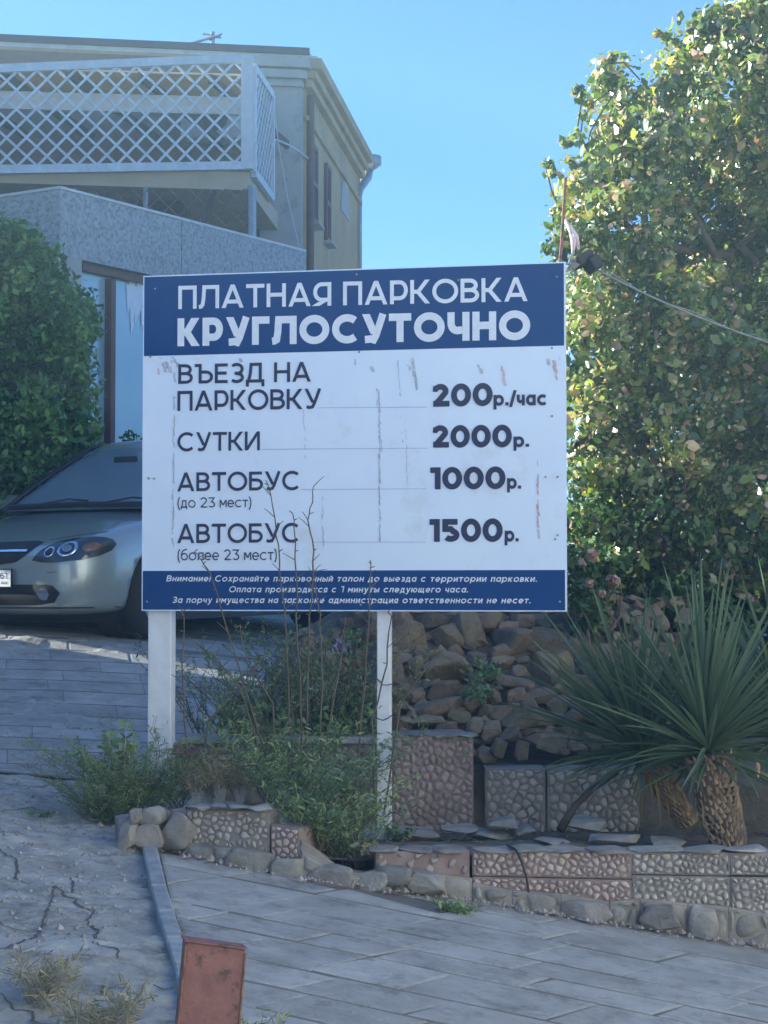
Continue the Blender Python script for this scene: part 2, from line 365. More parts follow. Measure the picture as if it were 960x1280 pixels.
def clip_poly(poly, p, n):
    "keep the side of poly where (q-p).n <= 0"
    out = []
    for i in range(len(poly)):
        a, b = poly[i], poly[(i + 1) % len(poly)]
        da = (a[0] - p[0]) * n[0] + (a[1] - p[1]) * n[1]; db = (b[0] - p[0]) * n[0] + (b[1] - p[1]) * n[1]
        if da <= 0: out.append(a)
        if (da < 0 < db) or (db < 0 < da):
            t = da / (da - db); out.append((a[0] + (b[0] - a[0]) * t, a[1] + (b[1] - a[1]) * t))
    return out
def shrink(poly, d):
    cx = sum(p[0] for p in poly) / len(poly); cy = sum(p[1] for p in poly) / len(poly)
    out = list(poly); area = 0
    for i in range(len(poly)):
        a, b = poly[i], poly[(i + 1) % len(poly)]
        nx, ny = b[1] - a[1], -(b[0] - a[0]); L = math.hypot(nx, ny)
        if L < 1e-6: continue
        nx /= L; ny /= L
        if (a[0] - cx) * nx + (a[1] - cy) * ny < 0: nx, ny = -nx, -ny
        out = clip_poly(out, (a[0] - nx * d, a[1] - ny * d), (nx, ny))
        if len(out) < 3: return None
    return out
def slab_piece(parent, poly, top, th, mt, jit, name='slab'):
    "a paving slab lying on the ground; poly in plan"
    vs = []
    dz = random.uniform(-jit, jit); tx, ty = random.uniform(-jit, jit), random.uniform(-jit, jit)
    cx = sum(p[0] for p in poly) / len(poly); cy = sum(p[1] for p in poly) / len(poly)
    inn = shrink(poly, .012) or poly
    if len(inn) != len(poly): inn = [(cx + (p[0] - cx) * .96, cy + (p[1] - cy) * .96) for p in poly]
    h = lambda p, o: gz(*p) + top + o + dz + tx * (p[0] - cx) + ty * (p[1] - cy)
    n = len(poly)
    vs = [(p[0], p[1], h(p, -th)) for p in poly] + [(p[0], p[1], h(p, -.003)) for p in poly] + [(p[0], p[1], h(p, 0)) for p in inn]
    fs = [(i, (i + 1) % n, n + (i + 1) % n, n + i) for i in range(n)] + [(n + i, n + (i + 1) % n, 2 * n + (i + 1) % n, 2 * n + i) for i in range(n)] + [tuple(range(2 * n, 3 * n))]
    MB().add(vs, fs).build(name, mt, parent, recalc=False)
def sheet(name, x0, x1, y0, y1, off, mt, nx=30, ny=30, inside=None):
    vs = []; idx = {}; m = MB()
    for j in range(ny + 1):
        for i in range(nx + 1):
            x = x0 + (x1 - x0) * i / nx; y = y0 + (y1 - y0) * j / ny; vs.append((x, y, gz(x, y) + off))
    fs = [(j * (nx + 1) + i, j * (nx + 1) + i + 1, (j + 1) * (nx + 1) + i + 1, (j + 1) * (nx + 1) + i) for j in range(ny) for i in range(nx)
          if inside is None or inside(x0 + (x1 - x0) * (i + .5) / nx, y0 + (y1 - y0) * (j + .5) / ny)]
    o = m.add(vs, fs).build(name, mt, recalc=False)
    return tag(o, kind='structure')
# footway right of the kerb: flagstones on a skewed grid
walk = sheet('pavement', -1.3, 5.5, 4.6, 9.2, .006, M['joint'], 60, 50, lambda x, y: x > kerb_x(y) + .04 and y < wall_y(x) + .05)
u = (math.cos(R(-13)), math.sin(R(-13))); v = (math.cos(R(56)), math.sin(R(56)))
cnt = 0
row = 0; t = -1.0
O = (-1.2, 6.0)
while t < 5.5:
    hgt = random.choice((.26, .32, .4, .45)); s = -4.0 + random.random() * .5
    while s < 6:
        wd = random.uniform(.28, .6)
        g = .003
        j = lambda: random.uniform(-.035, .035)
        q = []
        for (a, b) in ((s + g, t + .01), (s + wd - g, t + .01), (s + wd - g, t + hgt - .01), (s + g, t + hgt - .01)):
            q.append((O[0] + a * u[0] + b * v[0] + j() * .3, O[1] + a * u[1] + b * v[1] + j() * .3))
        cx = sum(p[0] for p in q) / 4; cy = sum(p[1] for p in q) / 4
        # trim against the kerb and the wall
        if -1.5 < cx < 3.4 and 4.9 < cy < 9.4:
            kx = kerb_x(cy)
            q2 = q
            for a, b in zip(kp, kp[1:]):
                if b.y - .3 < cy < a.y + .3:
                    n_ = (-(a.y - b.y), (a.x - b.x)); L = math.hypot(*n_)
                    n_ = (n_[0] / L, n_[1] / L)
                    if n_[0] > 0: n_ = (-n_[0], -n_[1])
                    q2 = clip_poly(q2, (a.x + .045, a.y), n_)
                    if len(q2) < 3: break
            if len(q2) >= 3:
                for a, b in zip(WL, WL[1:]):
                    if a.x - .4 < cx < b.x + .4:
                        n_ = (-(b.y - a.y), (b.x - a.x)); L = math.hypot(*n_); n_ = (n_[0] / L, n_[1] / L)
                        q2 = clip_poly(q2, (a.x + n_[0] * .03, a.y + n_[1] * .03), n_)
                        if len(q2) < 3: break
            if len(q2) >= 3 and cx > kx - .3:
                ar = abs(sum(q2[i][0] * q2[(i + 1) % len(q2)][1] - q2[(i + 1) % len(q2)][0] * q2[i][1] for i in range(len(q2)))) / 2
                if ar > .006:
                    slab_piece(walk, q2, .011, .009, M['slab'], .0012); cnt += 1
        s += wd
    t += hgt
# sloping drive at the left, behind the rough concrete: long courses of blocks
drive = sheet('driveway', -4.2, .1, 10.02, 14.5, .012, M['joint'], 40, 40)
a0 = R(11); u = (math.cos(a0), math.sin(a0)); v = (-math.sin(a0), math.cos(a0))
t = 0
while t < 3.7:
    hgt = .24 + random.uniform(-.03, .03); s = -2.9 + random.random() * .4
    while s < 1.6:
        wd = random.uniform(.4, .6); q = []
        for (a, b) in ((s + .002, t + .01), (s + wd - .002, t + .01), (s + wd - .002, t + hgt - .01), (s + .002, t + hgt - .01)):
            q.append((-1.2 + a * u[0] + b * v[0], 10.15 + a * u[1] + b * v[1]))
        q = clip_poly(q, (0, 10.06), (0, -1))
        cx, cy = -1.2 + s * u[0] + t * v[0], 10.15 + s * u[1] + t * v[1]
        if len(q) >= 3 and cx > -3.7: slab_piece(drive, q, .0165, .009, M['slab'], .0010)
        s += wd
    t += hgt
# ------------------------------------------------------------ planter
V2 = lambda p: (p.x, p.y)
def boulder(name, c, s, mt, parent, seed, rot=0, tilt=0, sub=3, rough=.12):
    bm = bmesh.new(); bmesh.ops.create_icosphere(bm, subdivisions=sub, radius=1)
    o = Vector((seed * 3.7, seed * 1.3, seed * 9.1))
    for vv in bm.verts:
        p = vv.co.copy(); k = 1 + rough * noise.noise(p * 1.1 + o) * 2 + rough * .3 * noise.noise(p * 3 + o)
        q = Vector([math.copysign(abs(a) ** .8, a) for a in p]) * k
        vv.co = q
    Mx = Matrix.Translation(c) @ Matrix.Rotation(rot, 4, 'Z') @ Matrix.Rotation(tilt, 4, 'Y') @ Matrix.Diagonal((*s, 1))
    bm.transform(Mx)
    for f in bm.faces: f.smooth = True
    me = bpy.data.meshes.new(name); bm.to_mesh(me); bm.free()
    return link(name, me, mt, parent)
def hullrock(name, c, s, mt, parent=None, rot=(0, 0, 0), n=16, bev=.06):
    bm = bmesh.new()
    for _ in range(n):
        d = Vector((random.gauss(0, 1), random.gauss(0, 1), random.gauss(0, 1))).normalized()
        d = Vector([max(-.72, min(.72, a)) / .72 for a in d])
        bm.verts.new(d * random.uniform(.85, 1))
    r = bmesh.ops.convex_hull(bm, input=bm.verts[:])
    bmesh.ops.delete(bm, geom=[g for g in r['geom_interior'] if isinstance(g, bmesh.types.BMVert)], context='VERTS')
    bmesh.ops.dissolve_limit(bm, angle_limit=R(14), verts=bm.verts[:], edges=bm.edges[:])
    bmesh.ops.bevel(bm, geom=bm.edges[:], offset=bev, segments=1, affect='EDGES', clamp_overlap=True)
    bm.transform(Matrix.Translation(c) @ Matrix.Rotation(rot[2], 4, 'Z') @ Matrix.Rotation(rot[1], 4, 'Y') @ Matrix.Rotation(rot[0], 4, 'X') @ Matrix.Diagonal((*s, 1)))
    me = bpy.data.meshes.new(name); bm.to_mesh(me); bm.free()
    return link(name, me, mt, parent)
def pebble_panel(parent, A, B, zb, zt, d, mt, mort, depth=.14, frame=0, name='panel', ph=.012, gap=.0035, skip=0):
    "upright panel from A to B (plan), bottoms zb=(a,b), tops zt=(a,b), faced with fitted pebbles about d across"
    A = Vector((A[0], A[1], 0)); B = Vector((B[0], B[1], 0)); t = B - A; L = t.length; t.normalize(); n = Vector((t.y, -t.x, 0))
    W3 = lambda s, z, o=0: A + t * s + n * o + Vector((0, 0, z))
    quad = [(0, zb[0]), (L, zb[1]), (L, zt[1]), (0, zt[0])]
    MB().prism([W3(*q) for q in quad], -n * depth).build(name, mort, parent, bevel=.004)
    inner = shrink(quad, .004 + frame)
    if not inner: return
    z0, z1 = min(zb), max(zt); pts = []
    for _ in range(int(60 * L * (z1 - z0) / d / d) + 200):
        p = (random.uniform(-d, L + d), random.uniform(z0 - d, z1 + d)); k = d * random.choice((.62, .8, .95, 1.1)) 
        if all((p[0] - q[0]) ** 2 + (p[1] - q[1]) ** 2 > (max(k, q[2]) * .86) ** 2 for q in pts): pts.append((p[0], p[1], k))
    for i, p in enumerate(pts):
        if random.random() < skip: continue
        cell = inner
        for j, q in enumerate(pts):
            if i == j: continue
            dx, dy = q[0] - p[0], q[1] - p[1]
            if dx * dx + dy * dy > (3.4 * d) ** 2: continue
            cell = clip_poly(cell, (p[0] + dx / 2, p[1] + dy / 2), (dx, dy))
            if len(cell) < 3: break
        if len(cell) < 3: continue
        # cut the corners so that the stones read as rounded
        cc = []
        m_ = len(cell)
        for k in range(m_):
            a, b = cell[k], cell[(k + 1) % m_]
            cc += [(a[0] * .74 + b[0] * .26, a[1] * .74 + b[1] * .26), (a[0] * .26 + b[0] * .74, a[1] * .26 + b[1] * .74)]
        o1 = shrink(cc, gap * random.uniform(.7, 1.6))
        if not o1 or len(o1) < 4: continue
        cx = sum(q[0] for q in o1) / len(o1); cy = sum(q[1] for q in o1) / len(o1)
        if max(math.hypot(q[0] - cx, q[1] - cy) for q in o1) < .007: continue
        h = ph * random.uniform(.6, 1.3); k = len(o1)
        vs = [W3(q[0], q[1], -.003) for q in o1] + [W3(cx + (q[0] - cx) * .86, cy + (q[1] - cy) * .86, h * .65) for q in o1] + [W3(cx + (q[0] - cx) * .5, cy + (q[1] - cy) * .5, h) for q in o1]
        fs = [(a, (a + 1) % k, k + (a + 1) % k, k + a) for a in range(k)] + [(k + a, k + (a + 1) % k, 2 * k + (a + 1) % k, 2 * k + a) for a in range(k)] + [tuple(range(2 * k, 3 * k))]
        MB().add(vs, fs).build('pebble', mt, parent, smooth=True, recalc=False)
def lerp(a, b, t): return a + (b - a) * t
def along(px):
    "plan point of the planter's front line at photo column px"
    best = None
    for a, b in zip(WL, WL[1:]):
        for k in range(41):
            p = a.lerp(b, k / 40); c = 480 + F * (p.x) / (p.y * cp + (p.z - EYE) * sp)
            if best is None or abs(c - px) < best[0]: best = (abs(c - px), p)
    return best[1]
def ztop(px, py): return P(px, py, along(px).y).z

T_S = {}
def soil(x, y):
    f = np.interp(x, [-1.4, -.6, -.35, -.1, .4, 2, 5], [-1.03, -1.03, -1.12, -1.14, -1.13, -1.13, -1.13]) + EYE
    f += np.interp(y, [8, 8.6, 9.2, 9.9, 10.02, 10.14, 12, 16], [-.02, -.03, -.06, -.11, -.11, .2, .32, .6]) * (1 if x < 2.2 else 1)
    f += .02 * noise.noise(Vector((x * 4, y * 4, 0)))
    return f
m = MB(); nx, ny = 90, 60
Xs = [lerp(WL[0].x + .08, 5.2, i / nx) for i in range(nx + 1)]
for j in range(ny + 1):
    for x in Xs:
        y = lerp(wall_y(x) + .06, 15, (j / ny) ** 1.4); xx = x if y < 10.2 else max(x, -1.0)
        m.v.append((x, y, soil(x, y)))
fs = [(j * (nx + 1) + i, j * (nx + 1) + i + 1, (j + 1) * (nx + 1) + i + 1, (j + 1) * (nx + 1) + i) for j in range(ny) for i in range(nx)
      if m.v[j * (nx + 1) + i][1] < 10.15 or m.v[j * (nx + 1) + i][0] > -.45]
m.f = fs; m.m = [0] * len(fs)
tag(m.build('planter_soil', M['soil'], recalc=False), kind='structure')

# front wall, left end
wl = empty('pebble_wall', along(280), 'low pebble-faced planter wall with rounded boulders at its foot, left of the weeds', 'wall', 'pebble-faced planter walls')
def boulders(parent, lst, dy=.0):
    for k, (px, py, w, h, tl) in enumerate(lst):
        a = along(px); c = P(px, py, a.y - .03 + dy); s = F / a.y
        hullrock('base_stone', c, (w / s / 2 * 1.12, .055, h / s / 2 * 1.15), M['boulder'], parent, (0, tl, -.25), n=26, bev=.12)
def pan(parent, x0, x1, t0, t1, d, mt, mort, b0=None, b1=None, **kw):
    a, b = along(x0), along(x1)
    za = ztop(x0, t0); zb_ = ztop(x1, t1)
    ba = a.z - .08 if b0 is None else ztop(x0, b0); bb = b.z - .08 if b1 is None else ztop(x1, b1)
    pebble_panel(parent, V2(a), V2(b), (ba, bb), (za, zb_), d, mt, mort, **kw)
pan(wl, 148, 213, 1024, 1013, .05, M['pebble_dull'], M['mortar'], skip=.5)
pan(wl, 214, 231, 1012, 1012, .05, M['pebble_dull'], M['mortar'], skip=.4)
pan(wl, 232, 337, 1011, 1014, .032, M['pebble'], M['mortar'], skip=.12)
pan(wl, 338, 374, 1030, 1036, .028, M['pebble_pink'], M['mortar_pink'])
pan(wl, 375, 420, 1048, 1082, .05, M['pebble_dull'], M['mortar'], skip=.6)
def course(parent, pts, d=.11, ph=.014, hgt=None):
    "rubble course at the foot: pts = (px, top row)"
    for (xa, ta), (xb, tb) in zip(pts, pts[1:]):
        a, b = along(xa), along(xb); o_ = Vector((0, -.035, 0))
        pebble_panel(parent, V2(a + o_), V2(b + o_), (a.z - .08, b.z - .08), (P(xa, ta, a.y).z, P(xb, tb, b.y).z), d, M['boulder'], M['mortar'], depth=.12, ph=ph, gap=.005, name='rubble_footing')
course(wl, [(232, 1052), (290, 1060)], .12)
course(wl, [(378, 1062), (430, 1088), (478, 1094)], .1)
boulders(wl, [(160, 1045, 22, 34, .3), (171, 1020, 18, 18, 0), (190, 1020, 30, 24, .1), (186, 1046, 36, 30, -.1), (222, 1043, 36, 56, .6), (313, 1078, 60, 30, .12), (361, 1087, 46, 28, .0),
              (412, 1096, 58, 30, .1), (461, 1103, 56, 26, -.1)])
for px, w in ((300, 30), (325, 36), (250, 34), (275, 22)):
    a = along(px); hullrock('cap_stone', P(px, 1009, a.y + .03), (w / 540, .08, .014), M['boulder'], wl, (0, 0, .2))

# front wall, right part
wr = empty('pebble_wall', along(700), 'long pebble-faced panel wall in front of the spiky palms, boulders along its foot', 'wall', 'pebble-faced planter walls')
pan(wr, 470, 588, 1065, 1063, .04, M['pebble_dull'], M['mortar_pink'], skip=.35)
pan(wr, 590, 789, 1063, 1064, .032, M['pebble_pink'], M['mortar_pink'], b0=1095, b1=1099, ph=.01)
pan(wr, 590, 789, 1096, 1100, .032, M['pebble_pink'], M['mortar_pink'], ph=.01)
pan(wr, 790, 912, 1065, 1066, .032, M['pebble'], M['mortar'], b0=1093, b1=1095)
pan(wr, 790, 912, 1094, 1096, .032, M['pebble'], M['mortar'])
pan(wr, 913, 1060, 1066, 1067, .032, M['pebble'], M['mortar'], b0=1094, b1=1096)
pan(wr, 913, 1060, 1096, 1098, .032, M['pebble'], M['mortar'])
course(wr, [(470, 1086), (530, 1090), (590, 1096)], .13)
course(wr, [(591, 1102), (640, 1112), (700, 1116), (760, 1126), (800, 1122), (860, 1128), (910, 1132), (960, 1142), (1060, 1150)], .12)
boulders(wr, [(492, 1094, 44, 22, .0), (530, 1102, 56, 26, .2), (735, 1140, 60, 26, .1), (827, 1146, 50, 30, .0), (880, 1154, 40, 34, .3)], dy=-.02)
for px, w, dz in ((480, 40, 3), (520, 50, 2), (560, 46, 3), (612, 50, 2), (660, 50, 3), (705, 56, 3), (760, 60, 2), (820, 70, 4), (880, 56, 3), (935, 60, 3), (1000, 70, 3)):
    a = along(px); hullrock('cap_stone', P(px, 1064 - dz, a.y + .05), (w / 560, .09, .011), M['boulder'], wr, (.03, random.uniform(-.03, .03), random.uniform(-.1, .1)), n=20)

# pillar and back walls
wp = empty('pebble_pillar', P(540, 1045, 9.9), 'tall squarish pebble-faced block just right of the thin sign post', 'wall')
a, b = P(489, 1045, 9.86), P(592, 1045, 9.9)
pebble_panel(wp, V2(a), V2(b), (EYE - 1.3, EYE - 1.3), (P(489, 921, 9.86).z, P(592, 919, 9.9).z), .042, M['pebble_dull'], M['mortar_pink'], depth=.45, ph=.012)
a2 = P(592, 919, 9.9)
for k_, px_ in enumerate((500, 520, 543, 565, 584)): hullrock('cap_stone', P(px_, 919, 9.93), (.055, .09, .012), M['boulder'], wp, (0, random.uniform(-.06, .06), random.uniform(-.3, .3)), n=20)
wb = empty('pebble_wall', P(690, 1040, 10.02), 'low pebble-faced wall half hidden by the palm leaves, behind loose flat stones', 'wall', 'pebble-faced planter walls')
a, b, c = P(606, 1040, 10.02), P(682, 1040, 10.02), P(800, 1040, 10.02)
pebble_panel(wb, V2(a), V2(b), (EYE - 1.28,) * 2, (P(606, 960, 10.02).z,) * 2, .046, M['pebble'], M['mortar'], depth=.2, frame=.004)
pebble_panel(wb, (b.x + .008, b.y), V2(c), (EYE - 1.28,) * 2, (P(682, 960, 10.02).z,) * 2, .046, M['pebble'], M['mortar'], depth=.2, frame=.004)
wk = empty('stone_wall', P(350, 990, 10.02), 'low rubble wall with a thin pale capping, behind the weeds between the sign posts', 'wall')
a, b = P(222, 1000, 10.02), P(487, 1000, 10.02)
pebble_panel(wk, V2(a), V2(b), (EYE - 1.25,) * 2, (P(350, 930, 10.02).z,) * 2, .1, M['boulder'], M['mortar'], depth=.22, ph=.03, gap=.007)
m = MB(); zc = P(350, 925, 10.02).z
for k in range(4):
    x0, x1 = lerp(a.x, b.x, k / 4), lerp(a.x, b.x, (k + 1) / 4)
    MB().box(((x0 + x1) / 2, 10.11, zc), (x1 - x0 - .01, .28, .035)).build('cap_stone', M['kerb'], wk, bevel=.006)

# loose flat stones on the ledge
FS = [(520, 1040, 60, 12, 'dark flat stone lying against the foot of the pebble pillar'), (612, 1044, 62, 17, 'long grey flat stone lying near the wall edge, below a second one'),
      (633, 1028, 52, 16, 'shorter flat grey stone resting behind the long one'), (655, 1040, 30, 20, 'small chunky grey stone right of the two flat ones'),
      (730, 1030, 60, 26, 'large tilted brown slab under the palm leaves'), (765, 1048, 70, 14, 'thin slanting slab in front of the tilted brown slab'),
      (835, 1052, 48, 10, 'flat stone on the wall edge left of the palm trunk'), (690, 1052, 50, 10, 'thin flat stone lying on the wall edge below the drooping brown stalk'), (575, 1035, 50, 9, 'small dark flat stone between pillar and grey slabs')]
for px, py, w, h, lb in FS:
    Y = 9.0 if py > 1045 else 9.4; c = P(px, py, Y); s = F / Y
    o = hullrock('flat_stone', (0, 0, 0), (w / s / 2, .1, h / s / 2.6), M['boulder'], None, (.05, random.uniform(-.1, .16), random.uniform(-.2, .2)), n=18)
    o.location = c; tag(o, lb, 'stone', 'loose flat stones on the planter')

# rock heap behind
def heapY(px, py): return np.interp(py, [740, 790, 850, 900, 935], [11.6, 11.25, 10.8, 10.45, 10.2]) + (0.0 if px > 470 else .25)
hp = empty('rockery', P(580, 925, 10.6), 'heap of brown angular rocks rising behind the pebble pillar and under the sign', 'rockery')
m = MB(); cols = [330, 370, 420, 480, 560, 640, 700, 770, 860]; rows = [930, 900, 860, 820, 790, 760, 740]
for r_ in rows:
    for c_ in cols:
        e = np.interp(c_, [330, 380, 480, 700, 860], [.55, .2, 0, 0, .3])
        m.v.append(tuple(P(c_, r_ + e * (930 - r_), float(heapY(c_, r_)) + .1)))
for j in range(len(rows) - 1):
    for i in range(len(cols) - 1):
        k = len(cols); m.f.append((j * k + i, j * k + i + 1, (j + 1) * k + i + 1, (j + 1) * k + i)); m.m.append(0)
m.build('earth', M['soil'], hp, recalc=False)
RK = [(561, 799, 40, 34), (521, 792, 34, 46), (585, 789, 36, 46), (557, 834, 54, 34), (554, 866, 42, 32), (597, 826, 26, 24), (629, 828, 34, 18), (652, 840, 22, 18), (678, 844, 38, 52),
      (640, 800, 74, 34), (684, 804, 46, 34), (667, 871, 58, 18), (643, 853, 46, 20), (594, 907, 22, 22), (547, 887, 62, 22), (530, 903, 56, 20), (626, 935, 28, 26), (652, 938, 16, 24),
      (497, 870, 36, 28), (523, 833, 24, 24), (498, 845, 26, 26), (702, 830, 30, 32), (655, 900, 54, 24), (688, 897, 42, 26), (610, 776, 44, 24), (660, 776, 50, 22), (500, 800, 26, 34),
      (610, 870, 30, 26), (600, 850, 28, 22), (500, 905, 26, 18), (700, 862, 26, 26), (640, 920, 40, 20), (430, 830, 60, 40), (400, 870, 44, 36), (450, 880, 50, 30), (420, 905, 60, 24),
      (452, 800, 40, 36), (395, 835, 36, 30), (720, 900, 40, 30), (735, 860, 40, 34), (500, 775, 30, 26), (545, 775, 36, 20), (690, 930, 36, 24), (610, 945, 24, 20)]
placed = list(RK)
for _ in range(1600):
    px, py = random.uniform(372, 860), random.uniform(748, 940); w = random.uniform(14, 34); h = w * random.uniform(.4, .9)
    if px < 420 and py < 790: continue
    if all(abs(px - q[0]) > (w + q[2]) * .27 or abs(py - q[1]) > (h + q[3]) * .27 for q in placed): placed.append((px, py, w, h))
for i, (px, py, w, h) in enumerate(placed[:290]):
    Y = float(heapY(px, py)) + random.uniform(-.03, .06); c = P(px, py, Y); s = F / Y
    hullrock('rock', c, (w / s / 2 * 1.12, max(w, h) / s / 2 * .8, h / s / 2 * 1.15), M['rock'], hp, (random.uniform(-.3, .3), random.uniform(-.45, .3), random.uniform(-.4, .4)), n=random.choice((12, 15, 20)), bev=.08)

# ------------------------------------------------------------ sign
OL = P(177, 763, 9.71); OR_ = P(708.5, 765, 9.29); OL.z = OR_.z = (OL.z + OR_.z) / 2
SU = (OR_ - OL); SW = SU.length; SU.normalize(); SN = Vector((SU.y, -SU.x, 0)); SH = P(177, 345, 9.71).z - OL.z
SU.z = 0
def UV(px, py):
    d = P(px, py, 1) - cam.location; k = (OL - cam.location).dot(SN) / d.dot(SN); q = cam.location + d * k - OL
    return q.dot(SU), q.z
def SP(u_, v_, o=0): return OL + SU * u_ + Vector((0, 0, v_)) + SN * o
sg = empty('parking_sign', P(330, 1030, 9.6), 'large blue and white parking price board on two white posts', 'sign')
BT = .02
vh = UV(445, 438.5)[1]; vf = UV(445, 713)[1]
m = MB(); m.prism([SP(0, 0), SP(SW, 0), SP(SW, SH), SP(0, SH)], -SN * BT); m.build('panel', M['sign_white'], sg)
def strip(name, u0, u1, v0, v1, off, th, mt): return MB().prism([SP(u0, v0, off), SP(u1, v0, off), SP(u1, v1, off), SP(u0, v1, off)], -SN * th).build(name, mt, sg)
strip('header_band', .006, SW - .008, vh, SH - .006, .0015, .0012, M['sign_blue'])
strip('footer_band', .006, SW - .008, .006, vf, .0015, .0012, M['sign_blue'])

def arc(cx, cy, rx, ry, a0, a1, n=14): return [(cx + rx * math.cos(R(lerp(a0, a1, i / n))), cy + ry * math.sin(R(lerp(a0, a1, i / n)))) for i in range(n + 1)]
def glyph(ch, t):
    "stroke outlines of a wide geometric sans, cap height 1; returns (strokes, width)"
    h = t / 2; LOW = 'абвгдежзийклмнопрстуфхцчшщъыьэюя'
    if ch in 'вгзийклмнптцчщъыьюядхж':
        s, w = glyph(ch.upper(), t / .74)
        return [(k, [(x * .74, y * .74) for x, y in p], c) for k, p, c in s], w * .74
    if ch in 'ос':
        s, w = glyph(ch.upper(), t / .74)
        return [(k, [(x * .74, y * .74) for x, y in p], c) for k, p, c in s], w * .74
    p = lambda pts, closed=False: ('p', pts, closed)
    d = lambda x0, y0, x1, y1: ('d', [(x0, y0), (x1, y1)], False)
    Bt, Tp = h, 1 - h
    if ch == 'П': w = .84; return [p([(h, 0), (h, Tp), (w - h, Tp), (w - h, 0)])], w
    if ch == 'Н': w = .86; return [p([(h, 0), (h, 1)]), p([(w - h, 0), (w - h, 1)]), p([(t, .52), (w - t, .52)])], w
    if ch == 'Г': w = .66; return [p([(h, 0), (h, Tp), (w, Tp)])], w
    if ch == 'Т': w = .82; return [p([(0, Tp), (w, Tp)]), p([(w / 2, 0), (w / 2, 1 - t)])], w
    if ch == 'Е': w = .7; return [p([(w, Tp), (h, Tp), (h, Bt), (w, Bt)]), p([(t, .51), (w * .92, .51)])], w
    if ch == 'А':
        w = 1.02; k = .62 * t; return [d(k, 0, w / 2, 1), d(w - k, 0, w / 2, 1), p([(w * .2, .27), (w * .8, .27)])], w
    if ch == 'Л':
        w = .92; return [p([(w - h, 0), (w - h, Tp), (.24, Tp), (.215, .45), (.17, .17), (.1, h), (0, h * .9)])], w
    if ch == 'Д':
        w = 1.0; b = .0; return [p([(.86 - h, t), (.86 - h, Tp), (.28, Tp), (.25, .5), (.2, .25), (.13, t)]), p([(h, -.2), (h, h), (w - h, h), (w - h, -.2)])], w
    if ch == 'Р': w = .78; r = .335 if t < .2 else .285; return [p([(h, 0), (h, Tp), (.42, Tp)] + arc(.42, 1 - h - (r - 0), w - .42 - h, r, 90, -90)[1:] + [(t, Tp - 2 * r)])], w
    if ch == 'В':
        w = .8; return [p([(.4, Tp), (h, Tp), (h, Bt), (.42, Bt)] + arc(.42, h + (.52 - h) / 2, w - .42 - h, (.52 - h) / 2, -90, 90)[1:] + [(t, .52)]), p([(.4, Tp)] + arc(.4, .52 + (Tp - .52) / 2, w - .46 - h, (Tp - .52) / 2, 90, -80)[1:])], w
    if ch == 'Б': w = .8; return [p([(w * .92, Tp), (h, Tp), (h, Bt), (.42, Bt)] + arc(.42, h + (.56 - h) / 2, w - .42 - h, (.56 - h) / 2, -90, 90)[1:] + [(t, .56)])], w
    if ch == 'Ъ': w = 1.0; return [p([(0, Tp), (.3, Tp), (.3, Bt), (.62, Bt)] + arc(.62, h + (.58 - h) / 2, w - .62 - h, (.58 - h) / 2, -90, 90)[1:] + [(.3 + h, .58)])], w
    if ch == 'Ь': w = .78; return [p([(h, 1), (h, Bt), (.4, Bt)] + arc(.4, h + (.58 - h) / 2, w - .4 - h, (.58 - h) / 2, -90, 90)[1:] + [(t, .58)])], w
    if ch == 'Ы': s, w = glyph('Ь', t); return s + [p([(w + .2, 0), (w + .2, 1)])], w + .2 + h
    if ch == 'О': w = 1.12; return [p(arc(w / 2, .5, w / 2 - h, .515 - h, 0, 360, 36)[:-1], True)], w
    if ch == 'С': w = 1.0; return [p(arc(.56, .5, .56 - h, .515 - h, 47, 313, 26))], w
    if ch == 'Я': w = .8; r = .33; return [p([(w - h, 0), (w - h, Tp), (.38, Tp)] + arc(.38, Tp - r, .38 - h, r, 90, 270)[1:] + [(w - t, Tp - 2 * r)]), d(.62 * t, 0, .36 + .3 * t, Tp - 2 * r - h)], w
    if ch == 'К': w = .86; return [p([(h, 0), (h, 1)]), p([(t, .5), (.34, .5)]), d(.3 + .2 * t, .48, w - .68 * t, 1), d(.3 + .2 * t, .5, w - .62 * t, 0)], w
    if ch == 'У': w = .9; k = .6 * t; return [d(k, 1, w / 2 + .02, .3), p([(w - h * .9, 1), (w / 2 + .08, .26), (.44, .1), (.34, h), (.24, h * .9), (.12, .11)])], w
    if ch == 'З': w = .78; return [p(arc(.38, Tp - .215, .33 - h * .3, .23, 140, -90, 16) + [(.28, .52)]), p(arc(.39, .27, .39 - h, .285 - h, 90, -145, 18))], w
    if ch == 'И': w = .88; return [p([(h, 0), (h, 1)]), p([(w - h, 0), (w - h, 1)]), d(h + .02, 0.02, w - h - .02, .98)], w
    if ch == 'Й': s, w = glyph('И', t); return s + [p(arc(w / 2, 1.26, .16, .13, 190, 350, 8))], w
    if ch == 'Ч': w = .8; return [p([(w - h, 0), (w - h, 1)]), p([(h, 1), (h, .62)] + arc(.36, .62, .36 - h, .26, 180, 270, 8) + [(w - t, .38)])], w
    if ch == 'М': w = 1.04; return [p([(h, 0), (h, 1)]), p([(w - h, 0), (w - h, 1)]), d(h + .04, .98, w / 2, .3), d(w - h - .04, .98, w / 2, .3)], w
    if ch == 'Ц': w = .92; return [p([(h, 1), (h, h), (w, h), (w, -.2)]), p([(w - .16, t), (w - .16, 1)])], w + h
    if ch == 'Щ': w = 1.2; return [p([(h, 1), (h, h), (w, h), (w, -.2)]), p([(w - .16, t), (w - .16, 1)]), p([(w / 2 - .06, t), (w / 2 - .06, 1)])], w + h
    if ch == 'Ю': w = 1.3; return [p([(h, 0), (h, 1)]), p([(t, .5), (.34, .5)]), p(arc(.82, .5, .48 - h, .51 - h, 0, 360, 24)[:-1], True)], w
